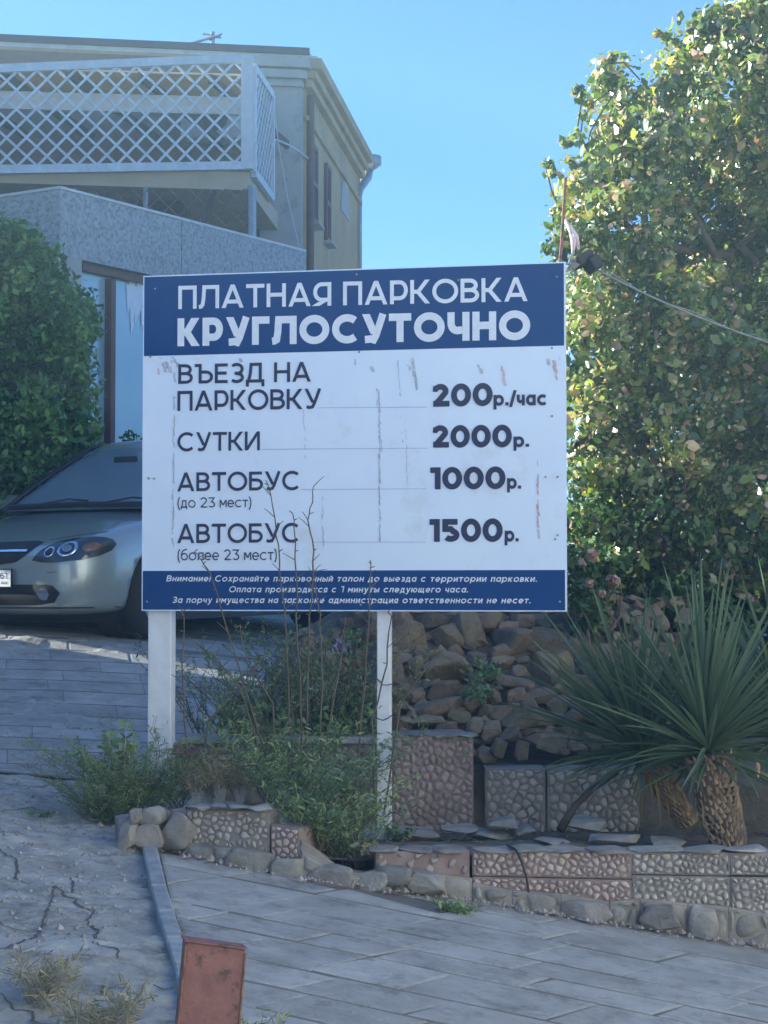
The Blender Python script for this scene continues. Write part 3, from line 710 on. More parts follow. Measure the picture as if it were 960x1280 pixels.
    if ch == 'Х': w = .86; return [d(.6 * t, 0, w - .6 * t, 1), d(w - .6 * t, 0, .6 * t, 1)], w
    if ch == 'а': w = .72; return [p(arc(.36, .37, .36 - h, .38 - h, 0, 360, 20)[:-1], True), p([(w - h, 0), (w - h, .74)])], w
    if ch == 'б': w = .76; return [p(arc(.38, .34, .38 - h, .35 - h, 0, 360, 22)[:-1], True), p([(h * 1.1, .34), (h * 1.3, .62), (.2, .88), (.42, .98), (.66, 1.03)])], w
    if ch == 'е': w = .74; return [p([(h * 1.2, .36), (w - h, .36)] + arc(.37, .37, .37 - h, .38 - h, 4, 318, 22))], w
    if ch == 'р': w = .78; return [p([(h, -.26), (h, .74)]), p(arc(.4, .37, .38 - h, .38 - h, 0, 360, 22)[:-1], True)], w
    if ch == 'у': w = .68; return [d(.55 * t, .74, w / 2 + .02, .02), p([(w - h * .9, .74), (w / 2 - .02, -.12), (.2, -.24), (.06, -.2)])], w
    if ch == '.': w = t * 1.15; return [p([(0, t * .55), (w, t * .55)])], w
    if ch == '!': w = t * 1.1; return [p([(w / 2, .28), (w / 2, 1)]), p([(w / 2, 0), (w / 2, t * 1.1)])], w
    if ch == '/': w = .42; return [d(.05, -.1, w - .03, 1.05)], w
    if ch == '(': w = .28; return [p([(w - .02, 1.05), (.12, .8), (h, .42), (.12, .02), (w - .02, -.22)])], w
    if ch == ')': w = .28; return [p([(.02, 1.05), (w - .12, .8), (w - h, .42), (w - .12, .02), (.02, -.22)])], w
    if ch == '0': w = .88; return [p(arc(w / 2, .5, w / 2 - h, .515 - h, 0, 360, 32)[:-1], True)], w
    if ch == '1': w = .46; return [p([(0, Tp), (w - h, Tp), (w - h, 0)])], w
    if ch == '2': w = .78; return [p([(.05, .8)] + arc(.38, .69, .36 - h, .325 - h, 150, -30, 14) + [(.1 + h, h + .05), (.1, h)]), p([(.06, h), (w, h)])], w
    if ch == '3': w = .78; return [p([(.06, Tp), (w - .1, Tp), (.4, .58), (.42, .57)] + arc(.4, .3, .38 - h, .3 - h, 80, -145, 18))], w
    if ch == '5': w = .8; return [p([(w - .08, Tp), (.17, Tp), (.12 + h * .4, .56), (.42, .56)] + arc(.42, .3, .38 - h, .3 - h, 80, -145, 18)[1:])], w
    if ch == '6': w = .82; return [p(arc(w / 2, .33, w / 2 - h, .34 - h, 0, 360, 24)[:-1], True), p([(h, .36)] + arc(.44, .5, .44 - h, .51 - h, 175, 60, 12))], w
    if ch == 'R': w = .8; s, _ = glyph('Р', t); return s + [d(.42, .32, w - .6 * t, 0)], w
    if ch == 'U': w = .84; return [p([(h, 1), (h, .4)] + arc(.42, .4, .42 - h, .4 - h, 180, 360, 14) + [(w - h, 1)])], w
    if ch == 'S': w = .74; return [p([(.66, .86), (.5, Tp), (.3, Tp), (.12, .84), (.12, .66), (.3, .54), (.5, .48), (.64, .36), (.64, .16), (.5, h), (.26, h), (.05, .14)])], w
    return [], .36
def ribbon(pts, t, closed):
    n = len(pts); L_, R_ = [], []
    for i in range(n):
        p = Vector(pts[i]); a = Vector(pts[i - 1]) if (i > 0 or closed) else None; b = Vector(pts[(i + 1) % n]) if (i < n - 1 or closed) else None
        d1 = (p - a).normalized() if a is not None and (p - a).length > 1e-6 else None
        d2 = (b - p).normalized() if b is not None and (b - p).length > 1e-6 else None
        d1 = d1 or d2; d2 = d2 or d1
        n1 = Vector((-d1.y, d1.x)); n2 = Vector((-d2.y, d2.x)); mm = n1 + n2
        mm = mm.normalized() if mm.length > 1e-3 else n1
        k = t / 2 / max(.45, mm.dot(n1))
        L_.append(p + mm * k); R_.append(p - mm * k)
    vs = L_ + R_; m_ = n if closed else n - 1
    return vs, [(i, n + i, n + (i + 1) % n, (i + 1) % n) for i in range(m_)]
def layout(text, t, track=.13, space=.42):
    x = 0; out = []
    for ch in text:
        if ch == ' ': x += space; continue
        s, w = glyph(ch, t)
        for k, pts, c in s: out.append((k, [(px + x, py) for px, py in pts], c))
        x += w + track
    return out, x - track
def lettering(parent, text, toP, u0, v0, u1, v1, H, t, mt, off=.003, slant=0, track=.1, space=.42, name='lettering'):
    "text from baseline point (u0,v0) to (u1,v1), cap height H, stroke t of the cap height"
    st, W_ = layout(text, t, track, space); kx = math.hypot(u1 - u0, v1 - v0) / W_; m = MB(); e = 0
    dx, dy = (u1 - u0) / W_, (v1 - v0) / W_
    for k, pts, c in st:
        if k == 'd':
            (x0, y0), (x1, y1) = pts; hw = t / 2 * math.hypot(x1 - x0, y1 - y0) / abs(y1 - y0)
            vs = [Vector((x0 - hw, y0)), Vector((x0 + hw, y0)), Vector((x1 + hw, y1)), Vector((x1 - hw, y1))]; fs = [(0, 1, 2, 3)]
        else: vs, fs = ribbon(pts, t, c)
        e = (e + 1) % 9
        m.add([toP(u0 + dx * (v.x + slant * v.y), v0 + dy * (v.x) + H * v.y, off + e * .00012) for v in vs], fs)
    return m.build(name, mt, parent, recalc=False)
def line(text, x0, y0, x1, y1, cap, t, mt, **kw):
    u0, v0 = UV(x0, y0); u1, v1 = UV(x1, y1); H = UV(x0, y0 - cap)[1] - v0
    return lettering(sg, text, SP, u0, v0, u1, v1, H, t, mt, **kw)
line('ПЛАТНАЯ ПАРКОВКА', 223, 386.5, 660, 376.5, 29, .168, M['ink_white'])
line('КРУГЛОСУТОЧНО', 222, 433, 663, 424.5, 35, .26, M['ink_white'], track=.1)
line('ВЪЕЗД НА', 223, 480, 389, 477, 24.5, .16, M['ink'])
line('ПАРКОВКУ', 222, 513.8, 401.5, 511, 25, .16, M['ink'])
line('СУТКИ', 222, 564.2, 325, 563, 23.5, .16, M['ink'])
line('АВТОБУС', 221.6, 614.3, 375, 612.5, 23.5, .16, M['ink'])
line('(до 23 мест)', 222, 634.8, 314.5, 634, 12.8, .12, M['ink'])
line('АВТОБУС', 221.6, 679, 374.5, 678, 24, .16, M['ink'])
line('(более 23 мест)', 222, 700.5, 346.5, 700, 13.4, .12, M['ink'])
line('200', 540, 508.6, 616, 507, 28, .255, M['ink'], track=.07)
line('р./час', 617, 507.3, 684, 506.6, 18.3, .22, M['ink'], track=.09)
line('2000', 540, 559.6, 640, 558.8, 27.5, .255, M['ink'], track=.07)
line('р.', 642, 559, 661.5, 558.8, 18, .22, M['ink'], track=.1)
line('1000', 538, 611.8, 632, 611, 27.5, .255, M['ink'], track=.07)
line('р.', 634, 611, 651.5, 611, 18, .22, M['ink'], track=.1)
line('1500', 537, 677.4, 628.5, 677, 28.5, .255, M['ink'], track=.07)
line('р.', 631, 677, 648.5, 677, 18.5, .22, M['ink'], track=.1)
line('Внимание! Сохраняйте парковочный талон до выезда с территории парковки.', 208, 726.8, 671, 727.3, 7.6, .17, M['ink_white'], slant=.2, track=.17, space=.55)
line('Оплата производится с 1 минуты следующего часа.', 286, 740.3, 585, 740.6, 7.6, .17, M['ink_white'], slant=.2, track=.17, space=.55)
line('За порчу имущества на парковке администрация ответственности не несет.', 215, 753.6, 663, 754.2, 7.6, .17, M['ink_white'], slant=.2, track=.17, space=.55)
for x0, y0, x1, y1 in ((398, 509.8, 534, 508.8), (328, 561.6, 535, 560.2), (377, 611.8, 533, 611), (391, 677.8, 532, 677.6)):
    u0, v0 = UV(x0, y0); u1, v1 = UV(x1, y1)
    MB().add([SP(u0, v0 - .0017, .002), SP(u1, v1 - .0017, .002), SP(u1, v1 + .0017, .002), SP(u0, v0 + .0017, .002)], [(0, 1, 2, 3)]).build('ruled_line', M['rule'], sg, recalc=False)
def scuff(x0, y0, x1, y1, w, mt, dens=.6):
    "a dirty broken streak left on the face"
    m = MB(); L = abs(y1 - y0); y = 0
    while y < L:
        s = random.uniform(2, 9)
        if random.random() < dens:
            x = lerp(x0, x1, y / L) + random.uniform(-.8, .8); yy = lerp(y0, y1, y / L); ww = w * random.uniform(.3, 1) / 2; x2 = x + random.uniform(-.6, .6)
            q = [UV(x - ww, yy), UV(x + ww * .6, yy + 1), UV(x2 + ww, yy + s), UV(x2 - ww * .5, yy + s - 1)]
            m.add([SP(a, b, .0022 + .0001 * (len(m.v) // 4 % 3)) for a, b in q], [(0, 1, 2, 3)])
        y += s * .8
    tag(m.build('scuff_mark', mt, sg, recalc=False), kind='stuff')
for a in ((218, 465, 216, 690, 3, .75), (380, 512, 382, 570, 1.6, .8), (403, 620, 404, 682, 1.8, .8), (474, 487, 475, 676, 3.4, .85), (471, 485, 477, 560, 1.6, .6), (498, 450, 504, 560, 1.5, .5), (507, 520, 510, 610, 1.2, .5), (700, 440, 672, 560, 1, .1),
          (516, 447, 521, 482, 5, .9), (672, 560, 673, 594, 1, .5)):
    scuff(*a[:5], M['scuff'], a[5])
for a in ((627, 452, 631, 480, 8, .9), (693, 450, 696, 470, 8, .9), (672, 592, 673, 670, 4.5, .95), (199, 460, 212, 466, 7, .9)): scuff(*a[:5], M['scuff_red'], a[5])
for k in range(14):
    x = random.uniform(190, 220) if k < 6 else random.choice((600, 680, 690, 300, 455, 520)) + random.uniform(-12, 12); scuff(x, 448 + random.uniform(-3, 8), x + 9, 455 + random.uniform(-3, 10), 7, M['scuff'], .7)
for k, (px, py) in enumerate(((194, 361), (446, 343), (696, 346), (188, 446), (690, 435), (186, 598), (193, 598), (682, 596), (697, 596), (451, 756), (697, 669), (184, 752), (690, 520), (700, 752), (449, 440), (573, 350), (694, 674))):
    u_, v_ = UV(px, py); c = SP(u_, v_, .003); r_ = .006
    MB().tube([c - SN * .003, c + SN * .002], [r_, r_ * .8], 8).build('screw', M['steel'], sg)
# posts
def post(px0, px1, pyb, w, d, Yl):
    cpx = (px0 + px1) / 2; u_, _ = UV(cpx, 770); b = SP(u_, 0, -BT - d / 2 - .012); zb = P(cpx, pyb, b.y).z - .12
    Mx = Matrix((SU, -SN, Vector((0, 0, 1)))).transposed()
    m = MB(); zt_ = SP(0, SH * .97).z; m.box((b.x, b.y, (zb + zt_) / 2), (w, d, zt_ - zb), Mx)
    m.build('post', M['white_metal'], sg, bevel=.004); return b, zb
b1, z1 = post(181, 213, 952, .122, .08, 9.7)
b2, z2 = post(468, 487.5, 1043, .068, .05, 9.5)
for z in (.25, .85, 1.45):
    MB().bar(SP(.04, z, -BT - .006), SP(SW - .04, z, -BT - .006), .012, .04).build('cross_rail', M['white_metal'], sg)
wi = empty('binding_wire', b1 + Vector((0, 0, 0)), 'pale wire and rod wrapped round the foot of the wide sign post', 'wire')
c = P(200, 937, b1.y - .07); MB().tube([P(193, 938, b1.y - .06), P(213, 936, b1.y - .06), P(228, 939, b1.y)], .006, 6).build('rod', M['wire_pale'], wi)
w2 = empty('thin_wires', b2, 'thin wires tied round the lower part of the narrow sign post', 'wire')
for y0, y1 in ((944, 955), (1020, 1018), (840, 862), (900, 896)):
    pts = [P(lerp(447, 500, k / 10), lerp(y0, y1, k / 10) + 3 * math.sin(k * 1.3), b2.y - .05 - .02 * math.sin(k)) for k in range(11)]
    MB().tube(pts, .0025, 4).build('wire_strand', M['wire'], w2)
# ------------------------------------------------------------ main building
A = P(385, 68, 24); B = P(458, 200, 29.86); B.z = A.z
L0 = P(0, 52, 23.4); L0.z = A.z; uL = (L0 - A).normalized(); L1 = A + uL * 12
hb = empty('ochre_house', P(385, 740, 24), 'ochre plastered two-storey house with a balcony and brown windows, behind the grey-fronted annex', 'house')
K = P(383, 90, 23.8); K.z = 0
wv = Vector((.115, 1, 0)).normalized(); wu = Vector((uL.x, uL.y, 0)).normalized()
K2 = K + wv * 5.28; zT = A.z - .12; ZB = gz(-1, 20) - 1.0
def at(p, z): return Vector((p.x, p.y, z))
MB().prism([at(K, ZB), at(K2, ZB), at(K2, zT), at(K, zT)], -Vector((wv.y, -wv.x, 0)) * .3).build('wall', M['plaster'], hb)
MB().prism([at(K, ZB), at(K + wu * 11, ZB), at(K + wu * 11, zT), at(K, zT)], wv * .3).build('wall', M['plaster'], hb)
MB().prism([at(K2, ZB), at(K2 + wu * 11, ZB), at(K2 + wu * 11, zT), at(K2, zT)], -wv * .3).build('wall', M['plaster'], hb)
MB().prism([at(K + wu * 11, ZB), at(K2 + wu * 11, ZB), at(K2 + wu * 11, zT), at(K + wu * 11, zT)], wu * .3).build('wall', M['plaster'], hb)
# brick storey inside the balcony
q0, q1 = K + wu * .62 - wv * .03, K + wu * 9 - wv * .03
MB().prism([at(q0, P(300, 232, 23.5).z), at(q1, P(300, 232, 23.5).z), at(q1, zT - .05), at(q0, zT - .05)], wv * .02).build('brick_panel', M['brick_wall'], hb)
# corner pilaster with a stepped head
pc = K + wu * .3 - wv * .05
Mu = Matrix((wu, wv, Vector((0, 0, 1)))).transposed()
MB().box((pc.x, pc.y, (ZB + zT) / 2), (.52, .14, zT - ZB), Mu).build('pilaster', M['plaster_grey'], hb)
for k, (zz, ex, h_) in enumerate(((zT - .1, .74, .12), (zT - .24, .64, .1), (zT - .36, .56, .06))):
    MB().box((pc.x, pc.y - .02 * (3 - k), zz), (ex, .22, h_), Mu).build('pilaster_head', M['plaster_grey'], hb)
# cornice bands on the right wall
nR = Vector((wv.y, -wv.x, 0))
for k, (zz, out, h_) in enumerate(((zT - .07, .2, .13), (zT - .2, .13, .1), (zT - .32, .08, .1), (zT - .75, .04, .06))):
    a, b = at(K - wv * .06, zz) + nR * out / 2, at(K2, zz) + nR * out / 2
    MB().bar(a, b, out, h_).build('cornice', M['plaster'], hb)
# windows in the right wall: narrow at this angle
def rwin(px, pyt, pyb, w_):
    for _ in range(1):
        lo, hi = 0, 5.3
        for _ in range(40):
            m_ = (lo + hi) / 2; p = K + wv * m_
            if 480 + F * p.x / p.y < px: lo = m_
            else: hi = m_
    p = K + wv * lo; zt_, zb_ = P(px, pyt, p.y).z, P(px, pyb, p.y).z
    fr = MB(); a = p + nR * .02
    for s in (0, w_): fr.bar(at(a + wv * s, zb_), at(a + wv * s, zt_), .04, .05, up=nR)
    for z in (zb_, zt_, (zb_ + zt_) / 2): fr.bar(at(a, z), at(a + wv * w_, z), .06, .06)
    f = fr.build('window', M['window_frame'], hb)
    MB().prism([at(p + nR * .008, zb_), at(p + wv * w_ + nR * .008, zb_), at(p + wv * w_ + nR * .008, zt_), at(p + nR * .008, zt_)], -nR * .01).build('pane', M['car_glass'], f)
    MB().bar(at(p + nR * .06 - wv * .05, zb_ - .05), at(p + nR * .06 + wv * (w_ + .05), zb_ - .05), .12, .04).build('sill', M['plaster_grey'], f)
rwin(387.5, 182, 274, .36); rwin(404.5, 206, 298, .36)
MB().tube([at(K + nR * .05 + wv * .05, ZB), at(K + nR * .05 + wv * .05, P(380, 118, K.y).z)], .045, 8).build('drainpipe', M['window_frame'], hb)
MB().prism([at(K + nR * .012 + wv * 3.1, P(428, 262, 26.9).z), at(K + nR * .012 + wv * 4.0, P(428, 262, 26.9).z), at(K + nR * .012 + wv * 3.9, P(428, 215, 26.9).z), at(K + nR * .012 + wv * 3.3, P(428, 222, 26.9).z)], -nR * .01).build('plaster_patch', M['plaster_grey'], hb)
# roof: thin slab, purple-brown front edge, white fascia boards
rt = MB()
A2, B2 = A + Vector((0, 0, .07)), B + Vector((0, 0, .07))
rt.prism([A, B, B + uL * 12, L1], Vector((0, 0, .07)))
rf = rt.build('roof', M['roof_dark'], hb)
MB().bar(A + Vector((.02, -.03, .03)), L1 + Vector((0, -.03, .03)), .04, .085).build('roof_edge', M['roof_dark'], rf)
MB().bar(A + Vector((0, .02, -.12)), L1 + Vector((0, .02, -.12)), .05, .23).build('fascia', M['fascia'], rf)
MB().bar(A + Vector((.0, 0, -.06)), B + Vector((.0, 0, -.06)), .05, .16).build('fascia', M['fascia'], rf)
MB().tube([A + Vector((.08, .05, -.06)), B + Vector((.08, 0, -.12))], .06, 8).build('gutter', M['fascia'], rf)
MB().prism([A - Vector((0, 0, .16)), B - Vector((0, 0, .16)), at(K2, A.z - .16), at(K, A.z - .16)], Vector((0, 0, .02))).build('soffit', M['fascia'], rf)
hc = P(461, 202, 29.8)
dp = MB(); dp.tube([hc + Vector((0, 0, -.1)), P(459, 222, 29.8), P(449, 236, 29.6), P(446.5, 246, 29.5), P(446.5, 420, 29.5)], .075, 8)
dpo = dp.build('downpipe', M['steel'], hb, smooth=True)
MB().tube([hc + Vector((0, 0, -.14)), hc + Vector((0, 0, -.05)), hc + Vector((0, 0, .08))], [.08, .2, .2], 10).build('rain_hopper', M['steel'], dpo)
# balcony
Q = [P(0, 212, 20.7), P(312, 206, 21.1)]
bu = (Q[0] - Q[1]); bu.z = 0; bu.normalize()
D0 = P(312, 206, 21.1); D1 = P(340, 250, 22.55)
zt0, zb0 = P(312, 215, 21.1).z, P(312, 238, 21.1).z
dl = D0 + bu * 7
deck = [at(D0, zb0), at(D1 + Vector((.02, .9, 0)), zb0), at(D1 + bu * 7 + Vector((0, .9, 0)), zb0), at(dl, zb0)]
MB().prism(deck, Vector((0, 0, zt0 - zb0))).build('balcony_deck', M['beam'], hb)
# awning-like cream ceiling and rafters behind the lattice
zc_ = P(150, 97, 21.4).z
aw = [at(D0 + Vector((-.1, .15, 0)), zc_ - .02), at(D1 + Vector((-.1, .5, 0)), zc_ + .12), at(D1 + bu * 7 + Vector((0, .5, 0)), zc_ + .08), at(dl + Vector((0, .15, 0)), zc_ - .1)]
awo = MB().prism(aw, Vector((0, 0, .02))).build('awning', M['awning'], hb)
for k in range(5):
    s = .55 + k * .78
    a = at(D0 + bu * (s - .1), zc_ - .06) + Vector((0, .1, -.02)); b = at(D1 + bu * (s - .7), zc_ - .35) + Vector((0, .6, 0))
    MB().bar(a, b, .05, .1).build('rafter', M['dark_wood'], awo)
MB().bar(at(D0 + Vector((0, .5, 0)), zc_ - .28), at(dl + Vector((0, .5, 0)), zc_ - .36), .05, .2).build('canopy_band', M['grey_white'], awo)
# lattice: every slat a part
def lattice(quad, nm, lab, sp, wd, th, parent):
    P00, P10, P11, P01 = quad; Lx = ((P10 - P00).length + (P11 - P01).length) / 2; Lz = ((P01 - P00).length + (P11 - P10).length) / 2
    pt = lambda s, t: P00.lerp(P10, s / Lx).lerp(P01.lerp(P11, s / Lx), t / Lz)
    n = (P10 - P00).cross(P01 - P00).normalized()
    if n.y > 0: n = -n
    for sgn, off in ((1, .008), (-1, -.008)):
        c = -Lz if sgn > 0 else 0
        while c < Lx + (0 if sgn > 0 else Lz):
            # line s = c + sgn*t
            t0, t1 = 0, Lz
            s0, s1 = (c, c + Lz) if sgn > 0 else (c, c - Lz)
            seg = []
            for (sa, ta, sb, tb) in ((s0, 0, s1, Lz),):
                ts = [0, 1]
                ds = sb - sa
                lo, hi = 0, 1
                for lim, side in ((0, 1), (Lx, -1)):
                    x = (lim - sa) / ds
                    if (ds > 0) == (side > 0): lo = max(lo, x)
                    else: hi = min(hi, x)
                if hi - lo > .04:
                    a = pt(sa + ds * lo, ta + (tb - ta) * lo) + n * off; b = pt(sa + ds * hi, ta + (tb - ta) * hi) + n * off
                    MB().bar(a, b, wd, th, up=n).build('slat', M['lattice'], parent)
            c += sp
    for a, b in ((P00, P10), (P10, P11), (P11, P01), (P01, P00)):
        MB().bar(a, b, .09, .06, up=n).build('frame_rail', M['lattice'], parent)
f_ = [P(-50, 213, 20.55), P(308, 207, 21.05), P(308, 73, 21.05), P(-50, 88, 20.55)]
lt = empty('lattice_screen', f_[0], 'wide white diagonal lattice screen along the front of the balcony', 'screen')
lattice(f_, '', '', .215, .027, .014, lt)
MB().bar(P(309, 212, 21.06), P(309, 70, 21.06), .13, .1, up=(0, 1, 0)).build('corner_post', M['grey_white'], lt)
g_ = [P(317, 216, 21.15), P(340, 248, 22.6), P(340, 120, 22.6), P(317, 84, 21.15)]
l2 = empty('lattice_screen', g_[0], 'narrow white lattice screen closing the right end of the balcony', 'screen')
lattice(g_, '', '', .18, .027, .014, l2)
# things on and under the balcony
ac = empty('air_conditioner', P(268, 152, 23.3), 'boxy white outdoor cooling unit on the wall behind the right end of the lattice', 'air conditioner')
c = P(272, 145, 23.35); MB().box(c, (.85, .3, .62), Mu).build('case', M['grey_white'], ac, bevel=.02)
c2 = c + Vector((-.08, -.17, 0)); MB().tube([c2, c2 + Vector((0, -.02, 0))], .24, 18).build('fan_grille', M['dark'], ac)
cf = empty('chain_link_fence', P(200, 300, 20.8), 'rusty chain-link mesh under the balcony above the grey boards', 'fence')
m = MB(); x0, x1, ya, yb = 92, 314, 236, 306
for k in range(-6, 24, 2):
    for sgn in (1, -1):
        xa = x0 + k * 12; t0 = 0; t1 = 1
        pa = (xa, ya) if sgn > 0 else (xa, yb); pb = (xa + 70, yb) if sgn > 0 else (xa + 70, ya)
        lo = max(0, (x0 - xa) / 70); hi = min(1, (x1 - xa) / 70)
        if hi - lo > .05:
            m.tube([P(lerp(pa[0], pb[0], lo), lerp(pa[1], pb[1], lo), 20.95 + sgn * .005), P(lerp(pa[0], pb[0], hi), lerp(pa[1], pb[1], hi), 20.95 + sgn * .005)], .008, 3, cap=False)
m.build('wire_mesh', M['rust_edge'], cf)
for px in (92, 182, 315): MB().tube([P(px, 330, 20.97), P(px, 232, 20.97)], .03 if px < 300 else .05, 6).build('fence_post', M['steel'], cf)
st = MB().tube([P(254, 279, 20.85), P(262, 258, 20.85), P(268, 238, 20.85)], [.03, .05, .03], 6).build('dark_stick', M['dark_wood']); tag(st, 'dark crooked stick leaning on the mesh under the balcony', 'stick')
for k_, (px_, y0_, y1_, w_, h_, nm_, lb_, mt_) in enumerate(((118, 262, 0, .5, .3, 'storage_box', 'brown box standing under the balcony behind the mesh', 'brick_wall'), (205, 268, 0, .55, .22, 'dark_bundle', 'dark low bundle under the balcony near the crooked stick', 'dark'), (82, 250, 0, .3, .35, 'pale_bucket', 'small pale container under the balcony, leftmost thing behind the boards', 'grey_white'))):
    c_ = P(px_, y0_, 21.8); o = MB().box((0, 0, 0), (w_, .4, h_)).build(nm_, M[mt_], bevel=.03); o.location = c_; tag(o, lb_, 'box' if k_ != 1 else 'bundle')
for px0, px1 in ((138, 180), (30, 62)):
    pp = [P(px0, 300, 23.3), P(px1, 300, 23.35), P(px1, 233, 23.35), P(px0, 233, 23.3)]
    w_ = MB().prism(pp, Vector((0, .03, 0))).build('window', M['window_frame'], hb)
    pp = [P(px0 + 4, 300, 23.28), P(px1 - 4, 300, 23.33), P(px1 - 4, 237, 23.33), P(px0 + 4, 237, 23.28)]
    MB().prism(pp, Vector((0, .012, 0))).build('pane', M['car_glass'], w_)
    for k in range(4): MB().bar(P(px0, 245 + k * 12, 23.2), P(px1, 245 + k * 12, 23.25), .02, .02).build('bar', M['steel'], w_)
an = empty('antenna', P(266, 68, 24.2), 'small roof antenna with crossed arms on the house roof edge', 'antenna')
MB().tube([P(266, 70, 24.2), P(266, 40, 24.2)], .028, 6).build('mast', M['steel'], an)
for a, b in (((240, 54), (272, 45)), ((254, 43), (276, 47)), ((262, 50), (277, 42))):
    MB().tube([P(*a, 24.2), P(*b, 24.15)], .018, 5).build('arm', M['steel'], an)
o = MB().tube([P(340 + 52 * k / 10, 174 + 30 * (k / 10) ** 1.5, lerp(22.6, 24, k / 10)) for k in range(11)], .014, 5).build('pale_cable', M['wire_pale']); tag(o, 'pale cable swinging from the end lattice to the house corner', 'cable')
o = MB().tube([P(341, 120, 22.6), P(348, 180, 22.6), P(360, 250, 22.2), P(374, 308, 21)], .007, 5).build('cord', M['wire_pale']); tag(o, 'thin cord hanging down from the end lattice in front of the pilaster', 'cord')

# ------------------------------------------------------------ annex with grey boards
a0, a1, a2_ = P(-60, 256, 17.7), P(75, 236, 17.0), P(382, 315, 20.2)
zP = a1.z; a0.z = a2_.z = zP; a0 = a1 + (a0 - a1).normalized() * 3.5; hP = .595
hx = empty('annex', at(a1, gz(a1.x, a1.y)), 'flat-roofed annex fronted with grey particle boards above tall brown-framed windows', 'building')
rd = (a2_ - a1).normalized(); ld = (a0 - a1).normalized(); rn = Vector((rd.y, -rd.x, 0)); ln = Vector((-ld.y, ld.x, 0))
if ln.y > 0: ln = -ln
RL = (a2_ - a1).length
for s0, s1, o_ in ((0, 1.72, 0), (1.725, RL, .006)):
    MB().prism([at(a1 + rd * s0 + rn * o_, zP - hP), at(a1 + rd * s1 + rn * o_, zP - hP), at(a1 + rd * s1 + rn * o_, zP), at(a1 + rd * s0 + rn * o_, zP)], -rn * .05).build('board', M['board'], hx)
for s0, s1 in ((0.052, 1.3), (1.305, 3.5)):
    MB().prism([at(a1 + ld * s0, zP - hP), at(a1 + ld * s1, zP - hP), at(a1 + ld * s1, zP), at(a1 + ld * s0, zP)], -ln * .05).build('board', M['board'], hx)
MB().prism([at(a1 - rn * .3 - ln * .3, zP - .2), at(a2_ - rn * .3, zP - .2), at(a2_ - rn * 3.5, zP - .2), at(a0 - ln * .3, zP - .2)], Vector((0, 0, .08))).build('roof', M['steel'], hx)
for a_, b_, n_ in ((a1, a2_, rn), (a1, a0, ln)):
    MB().bar(at(a_ - n_ * .025, zP + .012), at(b_ - n_ * .025, zP + .012), .075, .025).build('capping', M['grey_white'], hx)
gA = gz(a1.x, a1.y) - .4; I = .1
w0 = a1 - rn * I - ln * I * .3
zw = zP - hP
MB().prism([at(a1 - rn * (I + .02), gA), at(a2_ - rn * (I + .02), gA), at(a2_ - rn * (I + .02), zw + .3), at(a1 - rn * (I + .02), zw + .3)], -rn * .02).build('glazing', M['window_glass'], hx)
MB().prism([at(a1 - ln * I, gA), at(a0 - ln * I, gA), at(a0 - ln * I, zw + .3), at(a1 - ln * I, zw + .3)], -ln * .2).build('wall', M['plaster_grey'], hx)
MB().box(at(a1 - rn * (I + .0) + rd * .11, (gA + zw) / 2), (.2, .1, zw - gA), Matrix((rd, -rn, Vector((0, 0, 1)))).transposed()).build('corner_pier', M['grey_white'], hx)
def rpos(px):
    lo, hi = 0, RL
    for _ in range(40):
        m_ = (lo + hi) / 2; p = a1 - rn * I + rd * m_
        if 480 + F * p.x / p.y < px: lo = m_
        else: hi = m_
    return lo
wf = MB()
s0 = rpos(96); wo = MB().bar(at(a1 - rn * .09 + rd * s0, zw - .05), at(a2_ - rn * .09, zw - .05), .08, .06).build('window', M['window_frame'], hx)
for px, w_ in ((134, .085), (250, .085), (340, .085)):
    s_ = rpos(px); p = a1 - rn * .08 + rd * s_
    MB().bar(at(p, gA), at(p, zw - .1), w_ * .75, .08, up=rn).build('frame', M['window_frame'], wo)
MB().bar(at(a1 - rn * .085 + rd * s0, gA + 1.0), at(a2_ - rn * .085, gA + 1.0), .07, .1).build('frame', M['window_frame'], wo)
# torn white paint on the glass, left as flat flakes
m = MB()
for k, (px, y0, y1) in enumerate(((157, 356, 392), (161, 352, 418), (166, 358, 405), (170, 350, 396), (174, 352, 410), (178, 350, 430))):
    p = a1 - rn * (I + .014 - .001 * k) + rd * rpos(px); p2 = p + rd * .09
    Y = p.y; m.add([at(p, P(px, y0, Y).z), at(p2, P(px, y0 - 3, Y).z), at(p2 - rd * .02, P(px, y1 - 12, Y).z), at(p + rd * .03, P(px, y1, Y).z)], [(0, 1, 2, 3)])
m.build('paint_flake', M['white_film'], hx, recalc=False)

# unseen houses added on the left to keep the low sun off the forecourt
HT = 4.0
nh = empty('low_shade_house', (-8.5, 7, gz(-8.5, 7)), 'low plain rendered house, unseen, added on the left to block the sun', 'house')
MB().box((-9, 7.6, HT / 2 - .2), (6, 7.8, HT + .4)).build('wall', M['plaster_grey'], nh)
MB().box((-9, 7.6, HT + .1), (6.3, 8.0, .18)).build('roof', M['roof_dark'], nh)
nh2 = empty('tall_shade_house', (-8.5, 19, gz(-8.5, 19)), 'taller rendered house, unseen, added on the left beyond the low one to block the sun', 'house')
MB().box((-9, 22.8, 3.3), (6, 14.4, 7)).build('wall', M['plaster_grey'], nh2)
MB().box((-9, 22.8, 6.9), (6.3, 14.6, .2)).build('roof', M['roof_dark'], nh2)
gw = empty('sun_slit_wall', (-6.2, 13.5, .3), 'high unseen wall added between the two sun-blocking houses, its small opening passing a streak of sun', 'wall')
sc = G(225, 837); ys = sc.y + .26 / .965 * (sc.x + 6.2)          # opening of the added wall, shaped to pass one thin sun streak
